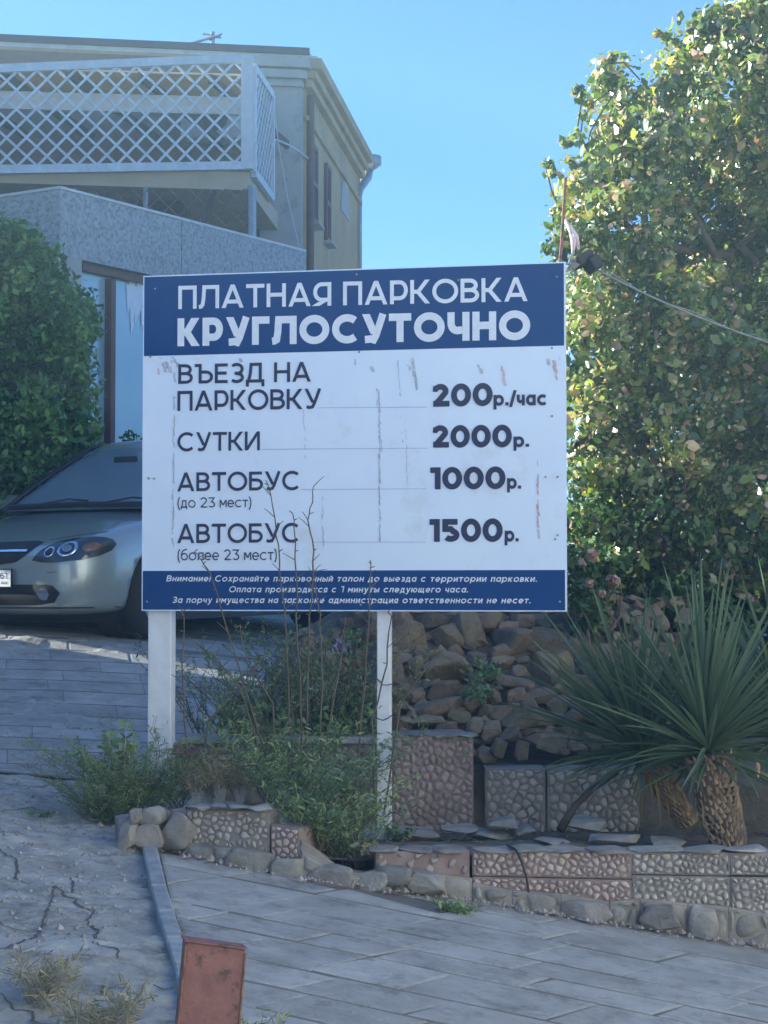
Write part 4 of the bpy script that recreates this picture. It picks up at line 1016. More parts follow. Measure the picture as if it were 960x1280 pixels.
for a_, b_, z0_, z1_ in ((11.5, ys - .1, -.5, HT), (ys + .13, 15.6, -.5, HT), (ys - .1, ys + .13, -.5, 2.32), (ys - .1, ys + .13, 2.85, HT)):
    MB().box((-6.2, (a_ + b_) / 2, (z0_ + z1_) / 2), (.2, b_ - a_, z1_ - z0_)).build('masonry', M['plaster_grey'], gw)

# unseen whitewashed house added on the right to bounce low sun onto the forecourt
wh = empty('bounce_house', (9, -4, -.4), 'whitewashed two-storey house, unseen, added on the right to bounce sunlight', 'house')
MB().box((10.2, -3.5, 3.7), (6, 22, 9)).build('wall', M['whitewash'], wh)
MB().box((10.2, -3.5, 8.35), (6.6, 22.6, .3)).build('roof', M['roof_dark'], wh)
for z_ in (2.0, 5.0):
    for y_ in (-12, -8.5, -5, -1.5, 2, 4.6):
        w_ = MB().box((7.19, y_, z_), (.06, 1.1, 1.4)).build('window', M['window_frame'], wh)
        MB().box((7.155, y_, z_), (.02, .94, 1.24)).build('pane', M['car_glass'], w_)

bh = empty('back_bounce_house', (0, -9.5, gz(0, -9.5)), 'whitewashed house, unseen, added behind the camera to bounce sunlight', 'house')  # added behind the camera; its sunlit front sends fill light forward
MB().box((-1, -12.2, 3.6), (15, 6, 9)).build('wall', M['whitewash'], bh)
MB().box((-1, -12.2, 8.25), (15.6, 6.6, .3)).build('roof', M['roof_dark'], bh)
for z_ in (2.0, 5.0):
    for x_ in (-6.5, -3.5, -.5, 2.5, 5):
        w_ = MB().box((x_, -9.19, z_), (1.1, .06, 1.4)).build('window', M['window_frame'], bh)
        MB().box((x_, -9.155, z_), (.94, .02, 1.24)).build('pane', M['car_glass'], w_)

# ------------------------------------------------------------ car
YAW = R(28)
cf0 = P(-18, 740, CAR_Y); cr_ = Vector((math.sin(YAW), math.cos(YAW), 0)); cl_ = Vector((math.cos(YAW), -math.sin(YAW), 0))
zg = gz(-2.0, 13.0)
car = empty('parked_car', (cf0.x, cf0.y, zg), 'silver-grey sedan parked nose out, partly hidden behind the price board', 'car', rot=(0, 0, 0))
pitch = R(.8)
CM = Matrix.Translation((cf0.x, cf0.y, zg)) @ Matrix((( cr_.x, cl_.x, 0), (cr_.y, cl_.y, 0), (0, 0, 1))).to_4x4() @ Matrix.Rotation(-pitch, 4, 'Y')
sec = [(-.02, .5, .34, .52, .55), (0.0, .62, .27, .56, .62), (.05, .70, .20, .61, .66), (.16, .77, .175, .66, .70), (.34, .82, .165, .715, .755), (.6, .845, .165, .77, .82), (.9, .855, .165, .82, .875), (1.12, .86, .165, .86, .925),
       (1.4, .86, .165, .885, .95), (2.2, .86, .165, .89, .95), (3.2, .86, .165, .91, .97), (3.8, .85, .17, .93, 1.0), (4.2, .8, .2, .92, .98), (4.42, .7, .28, .86, .92), (4.46, .5, .38, .7, .76)]
prof = lambda w, zb, zs, zt: [(0, zb), (w * .8, zb), (w * .96, zb + .05), (w * .985, lerp(zb, zs, .3)), (w, lerp(zb, zs, .55)), (w * .985, lerp(zb, zs, .8)), (w * .935, zs), (w * .84, lerp(zs, zt, .45)), (w * .6, lerp(zs, zt, .8)), (w * .3, zt), (0, zt)]
vs = []; nP = None
for x, w, zb, zs, zt in sec:
    pr = prof(w, zb, zs, zt); full = [(-y, z) for y, z in pr[::-1]][:-1] + pr[:-1]
    full = pr[:-1] + [(-y, z) for y, z in pr[::-1]][:-1]
    nP = len(full)
    for y, z in full: vs.append((x, y, z))
ns = len(sec)
fs = [(i * nP + j, (i + 1) * nP + j, (i + 1) * nP + (j + 1) % nP, i * nP + (j + 1) % nP) for i in range(ns - 1) for j in range(nP)]
fs += [tuple(range(nP)), tuple((ns - 1) * nP + j for j in range(nP))[::-1]]
def evalmesh(o):
    dg = bpy.context.evaluated_depsgraph_get(); dg.update()
    me = bpy.data.meshes.new_from_object(o.evaluated_get(dg)); return me
mb = MB(); mb.v = vs; mb.f = fs; mb.m = [0] * len(fs)
tmp = mb.build('tmp_body', M['paint'], smooth=True)
mod = tmp.modifiers.new('s', 'SUBSURF'); mod.levels = 2; mod.render_levels = 2
cuts = []
for x, sy in ((.86, 1), (.86, -1), (3.45, 1), (3.45, -1)):
    c_ = MB().tube([(x, sy * .6, .3), (x, sy * 1.1, .3)], .355, 28).build('cut', M['paint']); cuts.append(c_)
    md = tmp.modifiers.new('b', 'BOOLEAN'); md.operation = 'DIFFERENCE'; md.object = c_; md.solver = 'EXACT'
me = evalmesh(tmp)
for o in cuts + [tmp]: bpy.data.objects.remove(o)
body_bvh_me = me.copy()
bm = bmesh.new(); bm.from_mesh(me); bvh = BVHTree.FromBMesh(bm); bm.free()
me.transform(CM); body = link('body', me, None, car)
def CB(m, name, mt, parent=car, **kw):
    o = m.build(name, mt, parent, **kw); o.data.transform(CM); return o
def patch(name, outline, mt, off=.006, grid=16, parent=car, th=0, split=None):
    "patch hugging the nose: outline in (lateral, height) seen from the front"
    ys = [p[0] for p in outline]; zs = [p[1] for p in outline]; m = MB(); pts = {}
    cols_ = []
    y0, y1 = min(ys), max(ys)
    for i in range(grid + 1):
        y = lerp(y0 + 1e-4, y1 - 1e-4, i / grid); cr = []
        for k in range(len(outline)):
            a, b = outline[k], outline[(k + 1) % len(outline)]
            if (a[0] - y) * (b[0] - y) < 0: cr.append(lerp(a[1], b[1], (y - a[0]) / (b[0] - a[0])))
        if len(cr) < 2: continue
        cols_.append((y, min(cr), max(cr)))
    nr = 5; vv = []
    for y, z0, z1 in cols_:
        for k in range(nr + 1):
            z = lerp(z0, z1, k / nr); h, n_, _, _ = bvh.ray_cast(Vector((-2, y, z)), Vector((1, 0, 0)))
            if h is None: h = Vector((.4, y, z)); n_ = Vector((-1, 0, 0))
            vv.append(h + n_ * off)
    f2 = [(i * (nr + 1) + k, (i + 1) * (nr + 1) + k, (i + 1) * (nr + 1) + k + 1, i * (nr + 1) + k + 1) for i in range(len(cols_) - 1) for k in range(nr)]
    m.add(vv, f2); return CB(m, name, mt, parent, smooth=True, recalc=False)
for sgn in (1, -1):
    ol = [(.41, .545), (.45, .60), (.52, .665), (.60, .69), (.7, .70), (.75, .698), (.78, .682), (.795, .65), (.795, .61), (.775, .575), (.73, .548), (.6, .53), (.5, .53)]
    hl = patch('headlight', [(sgn * y, z) for y, z in ol], M['lamp_glass'], .006, 22)
    for y, z, r_, mt_, nm in ((.53, .597, .036, 'chrome', 'lamp_bulb'), (.635, .618, .052, 'chrome', 'lamp_bulb'), (.735, .63, .03, 'lamp_orange', 'indicator')):
        h, n_, _, _ = bvh.ray_cast(Vector((-2, sgn * y, z)), Vector((1, 0, 0)))
        ring = MB()
        for k in range(20):
            for rr, o_ in ((r_, .009), (r_ * .84, .014), (r_ * .74, .009)):
                a = 2 * math.pi * k / 20; hh, nn, _, _ = bvh.ray_cast(Vector((-2, sgn * y + rr * math.cos(a), z + rr * .95 * math.sin(a))), Vector((1, 0, 0)))
                ring.v.append(tuple((hh if hh else h) + (nn if nn else n_) * o_))
        for k in range(20):
            for q in range(2): ring.f.append((k * 3 + q, ((k + 1) % 20) * 3 + q, ((k + 1) % 20) * 3 + q + 1, k * 3 + q + 1)); ring.m.append(0)
        if nm == 'indicator': ring.f.append(tuple(k * 3 for k in range(20))); ring.m.append(0)
        CB(ring, nm, M[mt_], hl, smooth=True, recalc=False)
        if nm == 'lamp_bulb':
            c_ = h + n_ * .012; CB(MB().tube([c_, c_ + n_ * .004], [r_ * .66, r_ * .5], 14), 'lens', M['rim' if y > .6 else 'car_black'], hl)
    patch('fog_light', [(sgn * (.5 + .045 * math.cos(a / 12 * 6.283)), .325 + .04 * math.sin(a / 12 * 6.283)) for a in range(12)], M['chrome'], .013, 8)
gr = patch('grille', [(-.43, .66), (-.36, .675), (0, .665), (.36, .675), (.43, .665), (.38, .6), (.28, .535), (.1, .515), (-.1, .515), (-.28, .535), (-.38, .6)], M['car_black'], .006, 24)
patch('grille_bar', [(-.36, .6), (.36, .6), (.36, .612), (-.36, .612)], M['chrome'], .016, 16, gr)
patch('lower_intake', [(-.62, .33), (-.6, .37), (-.55, .385), (.55, .385), (.6, .37), (.62, .33), (.58, .27), (.45, .25), (-.45, .25), (-.58, .27)], M['car_black'], .006, 24)
patch('bumper_line', [(-.78, .235), (.78, .235), (.78, .226), (-.78, .226)], M['car_black'], .003, 30)
patch('tow_cover', [(.53, .468), (.60, .47), (.6, .466), (.53, .464)], M['car_black'], .004, 6)
patch('bonnet_gap', [(-.44, .678), (-.6, .712), (-.72, .735), (-.72, .74), (-.6, .718), (-.44, .684)], M['car_black'], .002, 14)
patch('bonnet_gap', [(.44, .678), (.6, .712), (.72, .735), (.72, .74), (.6, .718), (.44, .684)], M['car_black'], .002, 14)
CB(MB().box((2.3, 0, .17), (3.6, 1.35, .1)), 'underbody_shade', M['car_black'])  # black underside box, added to deepen the shade below the car
# number plate
PLm = Matrix.Translation((-.045, 0, 0))
pl = CB(MB().box((-.05, 0, .428), (.012, .52, .112)), 'number_plate', M['plate'])
CB(MB().box((-.046, 0, .428), (.01, .535, .127)), 'plate_frame', M['car_black'], pl)
def carP(u_, v_, o_): return CM @ Vector((-.0575 - o_, u_, v_))
for txt, u0, u1, v0, H, t_ in (('61.', .172, .245, .425, .04, .16), ('RUS', .185, .235, .39, .016, .2)):
    lettering(pl, txt, carP, u0, v0, u1, v0, H, t_, M['ink'], off=.0005, name='plate_lettering')
CB(MB().bar((-.0575, .16, .374), (-.0575, .16, .482), .003, .001, up=(1, 0, 0)), 'plate_rule', M['ink'], pl)
# greenhouse
def hoop(x0, x1, w, z, n=10, r=.32):
    pts = []
    cx0, cx1 = x0 + r, x1 - r
    for q, (cx, cy, a0_) in enumerate(((cx0, w - r * .7, 90), (cx0, -(w - r * .7), 180), (cx1, -(w - r * .7), 270), (cx1, w - r * .7, 0))):
        for k in range(n + 1): a = R(a0_ + 90 * k / n); pts.append((cx + r * math.cos(a), cy + r * .7 * math.sin(a), z))
    return pts
lv = [(1.0, 3.95, .78, .915), (1.28, 3.75, .72, 1.083), (1.56, 3.52, .665, 1.25), (1.86, 3.28, .6, 1.405)]
vs = []; 
for x0, x1, w, z in lv: vs += hoop(x0, x1, w, z)
n = 44; fs = [(i * n + j, i * n + (j + 1) % n, (i + 1) * n + (j + 1) % n, (i + 1) * n + j) for i in range(len(lv) - 1) for j in range(n)]
m = MB(); m.add([Vector((v[0] - .03 * (1 - (v[1] / .8) ** 2) * (1 if v[0] < 2.2 else -1), v[1], v[2])) for v in vs], fs); CB(m, 'windscreen', M['car_glass'], smooth=True)
m = MB(); rl = [(1.84, 3.3, .605, 1.4), (1.92, 3.2, .575, 1.455), (2.1, 3.0, .48, 1.49), (2.4, 2.75, .25, 1.5)]
vs = []
for x0, x1, w, z in rl: vs += hoop(x0, x1, w, z, r=min(.3, w * .9, (x1 - x0) / 2.1))
fs = [(i * n + j, i * n + (j + 1) % n, (i + 1) * n + (j + 1) % n, (i + 1) * n + j) for i in range(len(rl) - 1) for j in range(n)] + [tuple(3 * n + j for j in range(n))]
m.add(vs, fs); CB(m, 'roof', M['paint'], smooth=True)
for sy in (1, -1):
    m = MB(); m.tube([(1.06, sy * .715, .92), (1.34, sy * .665, 1.1), (1.62, sy * .612, 1.26), (1.93, sy * .545, 1.425), (2.2, sy * .56, 1.455), (2.8, sy * .56, 1.45), (3.15, sy * .56, 1.4), (3.6, sy * .63, 1.16), (3.9, sy * .7, .95)], .02, 8); CB(m, 'pillar', M['car_black'], smooth=True)
    m = MB(); m.tube([(2.25, sy * .79, .93), (2.32, sy * .6, 1.44)], .03, 6); CB(m, 'pillar', M['car_black'])
    m = MB(); m.add([Vector(v) for v in []], []); bb = MB().box((1.42, sy * .93, .99), (.1, .2, .13)); mo = CB(bb, 'mirror', M['paint'], bevel=.03); CB(MB().box((1.475, sy * .93, .99), (.01, .16, .1)), 'mirror_glass', M['chrome'], mo)
m = MB(); m.tube([(1.0, -.6, .945), (.985, 0, .955), (1.0, .6, .945)], .02, 6); CB(m, 'wiper_cowl', M['car_black'])
for y0 in (-.45, .12): CB(MB().tube([(1.02, y0 + .05, .955), (1.12, y0 + .3, 1.0), (1.08, y0 + .5, .985)], .008, 4), 'wiper', M['car_black'])
CB(MB().box((1.62, .0, 1.3), (.02, .2, .06)), 'rear_view_mirror', M['car_black'])
CB(MB().tube([(2.1, .1, 1.48), (2.08, .1, 1.54), (2.3, .1, 1.52)], .02, 5), 'roof_aerial', M['car_black'])
for x in (.86, 3.45):
    for sy in (1, -1):
        w_ = CB(MB().tube([(x, sy * .62, .3), (x, sy * .64, .3), (x, sy * .8, .3), (x, sy * .825, .3)], [.25, .3, .3, .255], 28), 'wheel', M['tyre'], smooth=True)
        rr = MB().tube([(x, sy * .80, .3), (x, sy * .832, .3)], [.205, .205], 24); 
        CB(rr, 'rim', M['rim'], w_)
        for k in range(6):
            a = k * math.pi / 3; CB(MB().bar((x, sy * .836, .3), (x + .2 * math.cos(a), sy * .836, .3 + .2 * math.sin(a)), .05, .014, up=(0, 1, 0)), 'spoke', M['car_black'], w_)
        CB(MB().tube([(x, sy * .5, .33), (x, sy * .66, .33)], .36, 20), 'arch_liner', M['car_black'])

# ------------------------------------------------------------ rusty post, lamp, cables
gb = G(262, 1330); Yb = G(262, 1400).y
bt = [P(233, 1177, Yb), P(307, 1187, Yb + .03)]; bb_ = [P(216, 1300, Yb - .06), P(294, 1310, Yb - .03)]
low = Vector((-.03, 0, -.45))
rb = empty('rusty_post', bb_[0] + low, 'leaning box post with flaking rust-red paint at the lower edge of the view', 'post')
fr_ = [bb_[0] + low, bb_[1] + low, bt[1], bt[0]]; nB = (fr_[1] - fr_[0]).cross(fr_[3] - fr_[0]).normalized(); nB = nB if nB.y > 0 else -nB
MB().prism([fr_[0], fr_[1], fr_[2], fr_[3]], nB * .1).build('post_body', M['rust'], rb, bevel=.004)
tu = (bt[1] - bt[0]).normalized(); td = (fr_[3] - fr_[0]).normalized()
MB().prism([bt[0] - tu * .004 - nB * .004, bt[1] + tu * .004 - nB * .004, bt[1] + tu * .004 + nB * .105, bt[0] - tu * .004 + nB * .105], td * .005).build('top_plate', M['rust'], rb)
for a, b in ((fr_[1], fr_[2]), (fr_[0], fr_[3])):
    MB().tube([a - nB * .001, b - nB * .001 - td * .01], .0035, 5).build('weld_edge', M['rust_edge'], rb)

fl = empty('floodlight', P(725, 325, 9.7), 'small dark floodlight on a bracket behind the top right corner of the board', 'lamp')
q = P(728, 325, 9.72); Mr = Matrix.Rotation(R(-30), 3, 'Y') @ Matrix.Rotation(R(25), 3, 'Z')
MB().box(q, (.11, .09, .06), Mr).build('housing', M['dark'], fl, bevel=.008)
MB().box(q + Vector((.05, -.01, -.025)), (.06, .1, .07), Mr).build('lens_hood', M['dark'], fl, bevel=.006)
MB().tube([P(711, 335, 9.5), P(713, 325, 9.6), P(722, 326, 9.7)], .009, 6).build('bracket', M['steel'], fl)
MB().tube([P(697, 328, 9.42), P(712, 330, 9.5), P(722, 345, 9.6)], .006, 6).build('bracket', M['steel'], fl)
o = MB().tube([P(700, 328, 9.5), P(703, 290, 9.5), P(707, 222, 9.5)], .008, 6).build('thin_rod', M['rust']); tag(o, 'thin rust-brown rod rising above the right corner of the board', 'rod')
o = MB(); 
for k, (a, b) in enumerate((((706, 275), (716, 300)), ((709, 278), (724, 312)), ((712, 284), (716, 318)))):
    o.tube([P(*a, 9.55), P((a[0] + b[0]) / 2 + 3, (a[1] + b[1]) / 2, 9.53), P(*b, 9.55)], [.008, .016, .006], 5)
o = o.build('cloth_strip', M['pink_cloth'], smooth=True); tag(o, 'faded pinkish cloth strips tied between rod and floodlight', 'cloth')
pts = [P(lerp(738, 1010, k / 16), 332 + 112 * (k / 16) ** .93 + 6 * math.sin(k / 16 * math.pi), lerp(9.75, 10.6, k / 16)) for k in range(17)]
o = MB().tube(pts, .006, 6).build('overhead_cable', M['wire_grey'], smooth=True); tag(o, 'grey cable running from the floodlight down to the right past the leafy tree', 'cable')
o = MB().tube([p + Vector((0, .02, .012 + .01 * math.sin(i))) for i, p in enumerate(pts)], .003, 5).build('overhead_cable', M['wire_grey'], smooth=True); tag(o, 'thin pale wire twisting along just above the grey cable', 'cable')
cpts = [(634, 1056), (645, 1062), (652, 1078), (658, 1096), (661, 1115), (662, 1138)]
o = MB().tube([P(px, py, along(px).y + (.05 if py < 1060 else -.03)) for px, py in cpts], .005, 6).build('black_hose', M['wire'], smooth=True); tag(o, 'thin black hose hanging over the pebble wall', 'hose')
sk = MB().tube([P(700, 1038, 9.25), P(718, 1008, 9.3), P(742, 985, 9.4), P(772, 966, 9.5)], [.022, .018, .015, .01], 7).build('dead_stalk', M['dark_wood'], smooth=True); tag(sk, 'dark bent dead stalk arching under the left palm leaves', 'stalk')
# dark red rag
bm = bmesh.new(); bmesh.ops.create_grid(bm, x_segments=14, y_segments=8, size=.5)
for v in bm.verts:
    x, y = v.co.x, v.co.y
    v.co = Vector((x * .3, y * .2 + .02 * math.sin(x * 9), -.02 + .03 * noise.noise(Vector((x * 5, y * 5, 1))) + .025 * math.sin(x * 7 + y * 4) - .12 * max(0, -y - .15)))
bm.transform(Matrix.Translation(P(256, 938, 9.45)) @ Matrix.Rotation(R(14), 4, 'Y'))
me = bpy.data.meshes.new('rag'); bm.to_mesh(me); bm.free()
for p in me.polygons: p.use_smooth = True
o = link('rag', me, M['red_cloth']); md = o.modifiers.new('t', 'SOLIDIFY'); md.thickness = .008
tag(o, 'crumpled dark red rag lying on the wall beside the wide sign post', 'cloth')

# ------------------------------------------------------------ plants
def leaf_me(name, Cn, size, outw, ratio=.5, bias=.8, droop=0.0, axis=None):
    N = len(Cn)
    r = rng.normal(size=(N, 3)); nrm = outw * bias + r * .75; nrm /= np.linalg.norm(nrm, axis=1, keepdims=True) + 1e-9
    if axis is None: q = rng.normal(size=(N, 3)); q[:, 2] -= droop
    else: q = axis
    s = np.cross(nrm, q); s /= np.linalg.norm(s, axis=1, keepdims=True) + 1e-9
    a = np.cross(s, nrm)
    L = np.asarray(size).reshape(-1, 1) * np.ones((N, 1)); w = L * ratio * .5
    V = np.empty((N, 6, 3))
    V[:, 0] = Cn - a * L * .5; V[:, 1] = Cn - a * L * .05 + s * w - nrm * w * .35; V[:, 2] = Cn + a * L * .28 + s * w * .7 - nrm * w * .2
    V[:, 3] = Cn + a * L * .5 - nrm * L * .08; V[:, 4] = Cn + a * L * .28 - s * w * .7 - nrm * w * .2; V[:, 5] = Cn - a * L * .05 - s * w - nrm * w * .35
    me = bpy.data.meshes.new(name); me.vertices.add(N * 6); me.vertices.foreach_set('co', V.reshape(-1))
    idx = np.arange(N)[:, None] * 6
    quads = np.concatenate([idx + np.array([[0, 1, 2, 3]]), idx + np.array([[0, 3, 4, 5]])], 1).reshape(-1)
    me.loops.add(N * 8); me.loops.foreach_set('vertex_index', quads)
    me.polygons.add(N * 2); me.polygons.foreach_set('loop_start', np.arange(N * 2) * 4); me.polygons.foreach_set('loop_total', np.full(N * 2, 4))
    me.update(); me.validate(); return me
def inpoly(x, y, poly):
    c = False; j = len(poly) - 1
    for i in range(len(poly)):
        if (poly[i][1] > y) != (poly[j][1] > y) and x < (poly[j][0] - poly[i][0]) * (y - poly[i][1]) / (poly[j][1] - poly[i][1]) + poly[i][0]: c = not c
        j = i
    return c
def cloud(centres, radii, per, seedshell=.5):
    Cs = np.repeat(np.array([tuple(c) for c in centres]), per, axis=0); Rr = np.repeat(np.array(radii), per)
    d = rng.normal(size=Cs.shape); d /= np.linalg.norm(d, axis=1, keepdims=True)
    u_ = rng.random(len(Cs)) ** seedshell; pos = Cs + d * (Rr * u_)[:, None] * np.array([1, 1, .85])
    return pos, d
def limb(mb, a, b, r0, r1, wob=.06, n=6):
    a, b = Vector(a), Vector(b); pts = [a.lerp(b, k / n) + Vector((random.gauss(0, 1), random.gauss(0, 1), random.gauss(0, .5))) * wob * (0 < k < n) for k in range(n + 1)]
    mb.tube(pts, [lerp(r0, r1, k / n) for k in range(n + 1)], 7)
# -- the tall sunlit tree on the right
SIL = [(715, 770), (712, 330), (700, 250), (722, 215), (735, 190), (752, 150), (745, 105), (770, 85), (800, 100), (838, 85), (852, 52), (882, 22), (925, 4), (960, -24), (1160, -70), (1230, 300), (1200, 780)]
tr = empty('leafy_tree', P(960, 700, 12.9), 'tall sunlit leafy tree smothered in flowering creeper, right of the price board', 'tree')
ce, ra = [], []
def frontY(px, py):
    y = 11.9 + .5 * noise.noise(Vector((px / 75, py / 75, 3))) + .25 * noise.noise(Vector((px / 30, py / 30, 9)))
    d = math.hypot((px - 915) / 95, (py - 270) / 130); y += 1.2 * max(0, 1 - d ** 2) if d < 1 else 0
    d2 = math.hypot((px - 800) / 120, (py - 110) / 50); y += .35 * max(0, 1 - d2)
    return y
tries = 0
while len(ce) < 900 and tries < 60000:
    tries += 1; px = random.uniform(690, 1210); py = random.uniform(-60, 770)
    if px > 1000 and random.random() < .6: continue
    if not inpoly(px, py, SIL): continue
    if noise.noise(Vector((px / 45, py / 45, 20))) < -.42: continue
    lay = random.choice((0, 0, 0, .35, .7, 1.1)); ce.append(P(px, py, frontY(px, py) + lay)); ra.append(random.uniform(.09, .2))
for px_ in range(720, 1200, 26):
    for py_ in range(130 if px_ > 790 else 300, 780, 26):
        if inpoly(px_ - 15, py_, SIL) and inpoly(px_, py_ - 25, SIL): ce.append(P(px_ + random.uniform(-9, 9), py_ + random.uniform(-9, 9), 13.2)); ra.append(.21)
pos, d = cloud(ce, ra, 78, .45); sz = np.where(rng.random(len(pos)) < .6, rng.uniform(.025, .055, len(pos)), rng.uniform(.05, .1, len(pos)))
extra = [(690, 214, .07), (683, 205, .05), (712, 205, .07), (727, 118, .07), (722, 112, .04), (735, 128, .04), (755, 80, .06), (768, 72, .05), (700, 262, .06), (694, 268, .05), (697, 300, .04), (683, 312, .04), (705, 178, .06), (720, 172, .07), (822, 42, .035), (832, 46, .03), (845, 52, .03), (728, 145, .06), (876, 30, .08), (905, 8, .07), (740, 180, .09), (888, 14, .06), (942, 2, .07)]
p2, d2 = cloud([P(a, b, 11.9) for a, b, c in extra], [c for a, b, c in extra], 26, .6)
pos = np.concatenate([pos, p2]); d = np.concatenate([d, d2]); sz = np.concatenate([sz, rng.uniform(.03, .07, len(p2))])
link('crown', leaf_me('crown', pos, sz, d * .8 + np.array([-.75, -.3, .35]), .62, .9), M['tree_leaf'], tr)
bp_, bd = cloud([ce[i] for i in rng.integers(0, 900, 900)], [.22] * 900, 6, .3); link('blossoms', leaf_me('blossoms', bp_ + np.array([0, -.05, 0]), rng.uniform(.018, .036, len(bp_)), bd, .55, .6), M['blossom'], tr)
tk = MB(); tb = Vector((3.0, 13.0, gz(3, 13))); limb(tk, tb, P(960, 420, 12.9), .17, .11, .05)
for q in ((860, 250), (960, 120), (800, 300), (1050, 200), (780, 500), (900, 520), (760, 230), (1020, 60)): limb(tk, P(960, 430 + random.uniform(-60, 160), 12.9), P(*q, 12.4), .06, .015, .08)
tk.build('trunk', M['bark'], tr, smooth=True)
tw = MB()
for pl_ in (((735, 190), (738, 165), (752, 140), (766, 120), (772, 113)), ((724, 185), (728, 150), (742, 128), (762, 115)), ((700, 262), (690, 240), (683, 212)), ((735, 190), (722, 160), (728, 120)), ((850, 52), (838, 48), (820, 36)), ((697, 300), (703, 330)), ((683, 312), (700, 325), (712, 330)), ((800, 100), (780, 78), (755, 80))):
    tw.tube([P(x, y, 11.9) for x, y in pl_], .007, 4)
tw.build('tendrils', M['twig'], tr)
# -- shaded hedge below the tree
def shrub(name, lab, cat, poly, Y0, Y1, ncl, per, rad, size, mt, ratio=.5, base=None, bias=.8, group=None, front=None, stems=0, shell=.5):
    xs = [p[0] for p in poly]; ys = [p[1] for p in poly]; c_, r_ = [], []
    bx = base or ((min(xs) + max(xs)) / 2, max(ys)); root = empty(name, P(bx[0], bx[1], (Y0 + Y1) / 2), lab, cat, group)
    t_ = 0
    while len(c_) < ncl and t_ < 40000:
        t_ += 1; px, py = random.uniform(min(xs), max(xs)), random.uniform(min(ys), max(ys))
        if not inpoly(px, py, poly): continue
        Y = random.uniform(Y0, Y1) + .25 * noise.noise(Vector((px / 40, py / 40, Y0)))
        c_.append(P(px, py, Y)); r_.append(random.uniform(.6, 1.2) * rad)
    pos, d = cloud(c_, r_, per, shell); link('foliage', leaf_me('foliage', pos, rng.uniform(size * .6, size * 1.3, len(pos)), d + np.array([0, -.2, .3]), ratio, bias), mt, root)
    mb = MB(); b0 = P(bx[0], bx[1], (Y0 + Y1) / 2)
    for k in range(stems or 5): limb(mb, b0 + Vector((random.uniform(-.1, .1), 0, -.1)), c_[random.randrange(len(c_))], .02 if Y0 > 9.8 else .008, .004, .03)
    mb.build('stems', M['bark'], root); return root
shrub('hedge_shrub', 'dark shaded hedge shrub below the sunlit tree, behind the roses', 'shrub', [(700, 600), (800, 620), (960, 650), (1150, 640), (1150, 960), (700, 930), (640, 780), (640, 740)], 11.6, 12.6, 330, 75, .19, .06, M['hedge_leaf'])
shrub('leafy_bush', 'big rounded green bush behind the parked car, in front of the annex', 'bush', [(-120, 262), (0, 285), (28, 294), (55, 318), (88, 362), (108, 402), (112, 430), (105, 480), (112, 530), (104, 560), (40, 600), (-20, 660), (-160, 700)], 14.7, 16.4, 620, 95, .2, .075, M['bush_leaf'], ratio=.45, base=(-20, 760))
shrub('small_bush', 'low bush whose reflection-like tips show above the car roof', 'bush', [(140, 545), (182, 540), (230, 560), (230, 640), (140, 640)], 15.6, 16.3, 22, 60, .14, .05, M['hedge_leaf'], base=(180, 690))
# rose bush
rs = shrub('rose_bush', 'rose bush with pink blooms just right of the board', 'rose bush', [(722, 690), (755, 680), (775, 715), (768, 760), (740, 800), (716, 760)], 10.9, 11.3, 26, 34, .09, .05, M['hedge_leaf'], base=(742, 850))
for px, py in ((740, 694), (766, 726), (736, 729), (727, 704), (752, 742)):
    c_ = P(px, py, 10.75); rr = .038 if (px, py) in ((740, 694), (766, 726)) else .026
    dd = rng.normal(size=(34, 3)); dd /= np.linalg.norm(dd, axis=1, keepdims=True); pp = np.array(tuple(c_)) + dd * rr * rng.uniform(.4, 1, (34, 1))
    link('bloom', leaf_me('bloom', pp, np.full(34, rr * 1.3), dd, .9, 2.5), M['rose'], rs)
# -- spiky palms (yucca)
def blade(L, w, droop, fold=.35, n=7):
    vs = []
    for i in range(n + 1):
        t = i / n; x = L * t; z = -droop * L * t ** 2.2; ww = w * (.55 + .45 * math.sin(min(1, t * 2.2) * math.pi / 2)) * (1 - t ** 3.2) + .001
        x -= droop * L * .25 * t ** 3
        vs += [(x, -ww / 2, z + ww * fold), (x, 0, z), (x, ww / 2, z + ww * fold)]
    fs = []
    for i in range(n):
        a = i * 3; fs += [(a, a + 1, a + 4, a + 3), (a + 1, a + 2, a + 5, a + 4)]
    me = bpy.data.meshes.new('leaf'); me.from_pydata(vs, [], fs); me.update(); return me
BL = [blade(.74, .030, .04), blade(.66, .027, .13), blade(.8, .028, .02), blade(.6, .03, .28)]
for b_ in BL: b_.materials.append(M['yucca_leaf'])
DB = blade(.42, .028, .25); DB.materials.append(M['dry_leaf'])
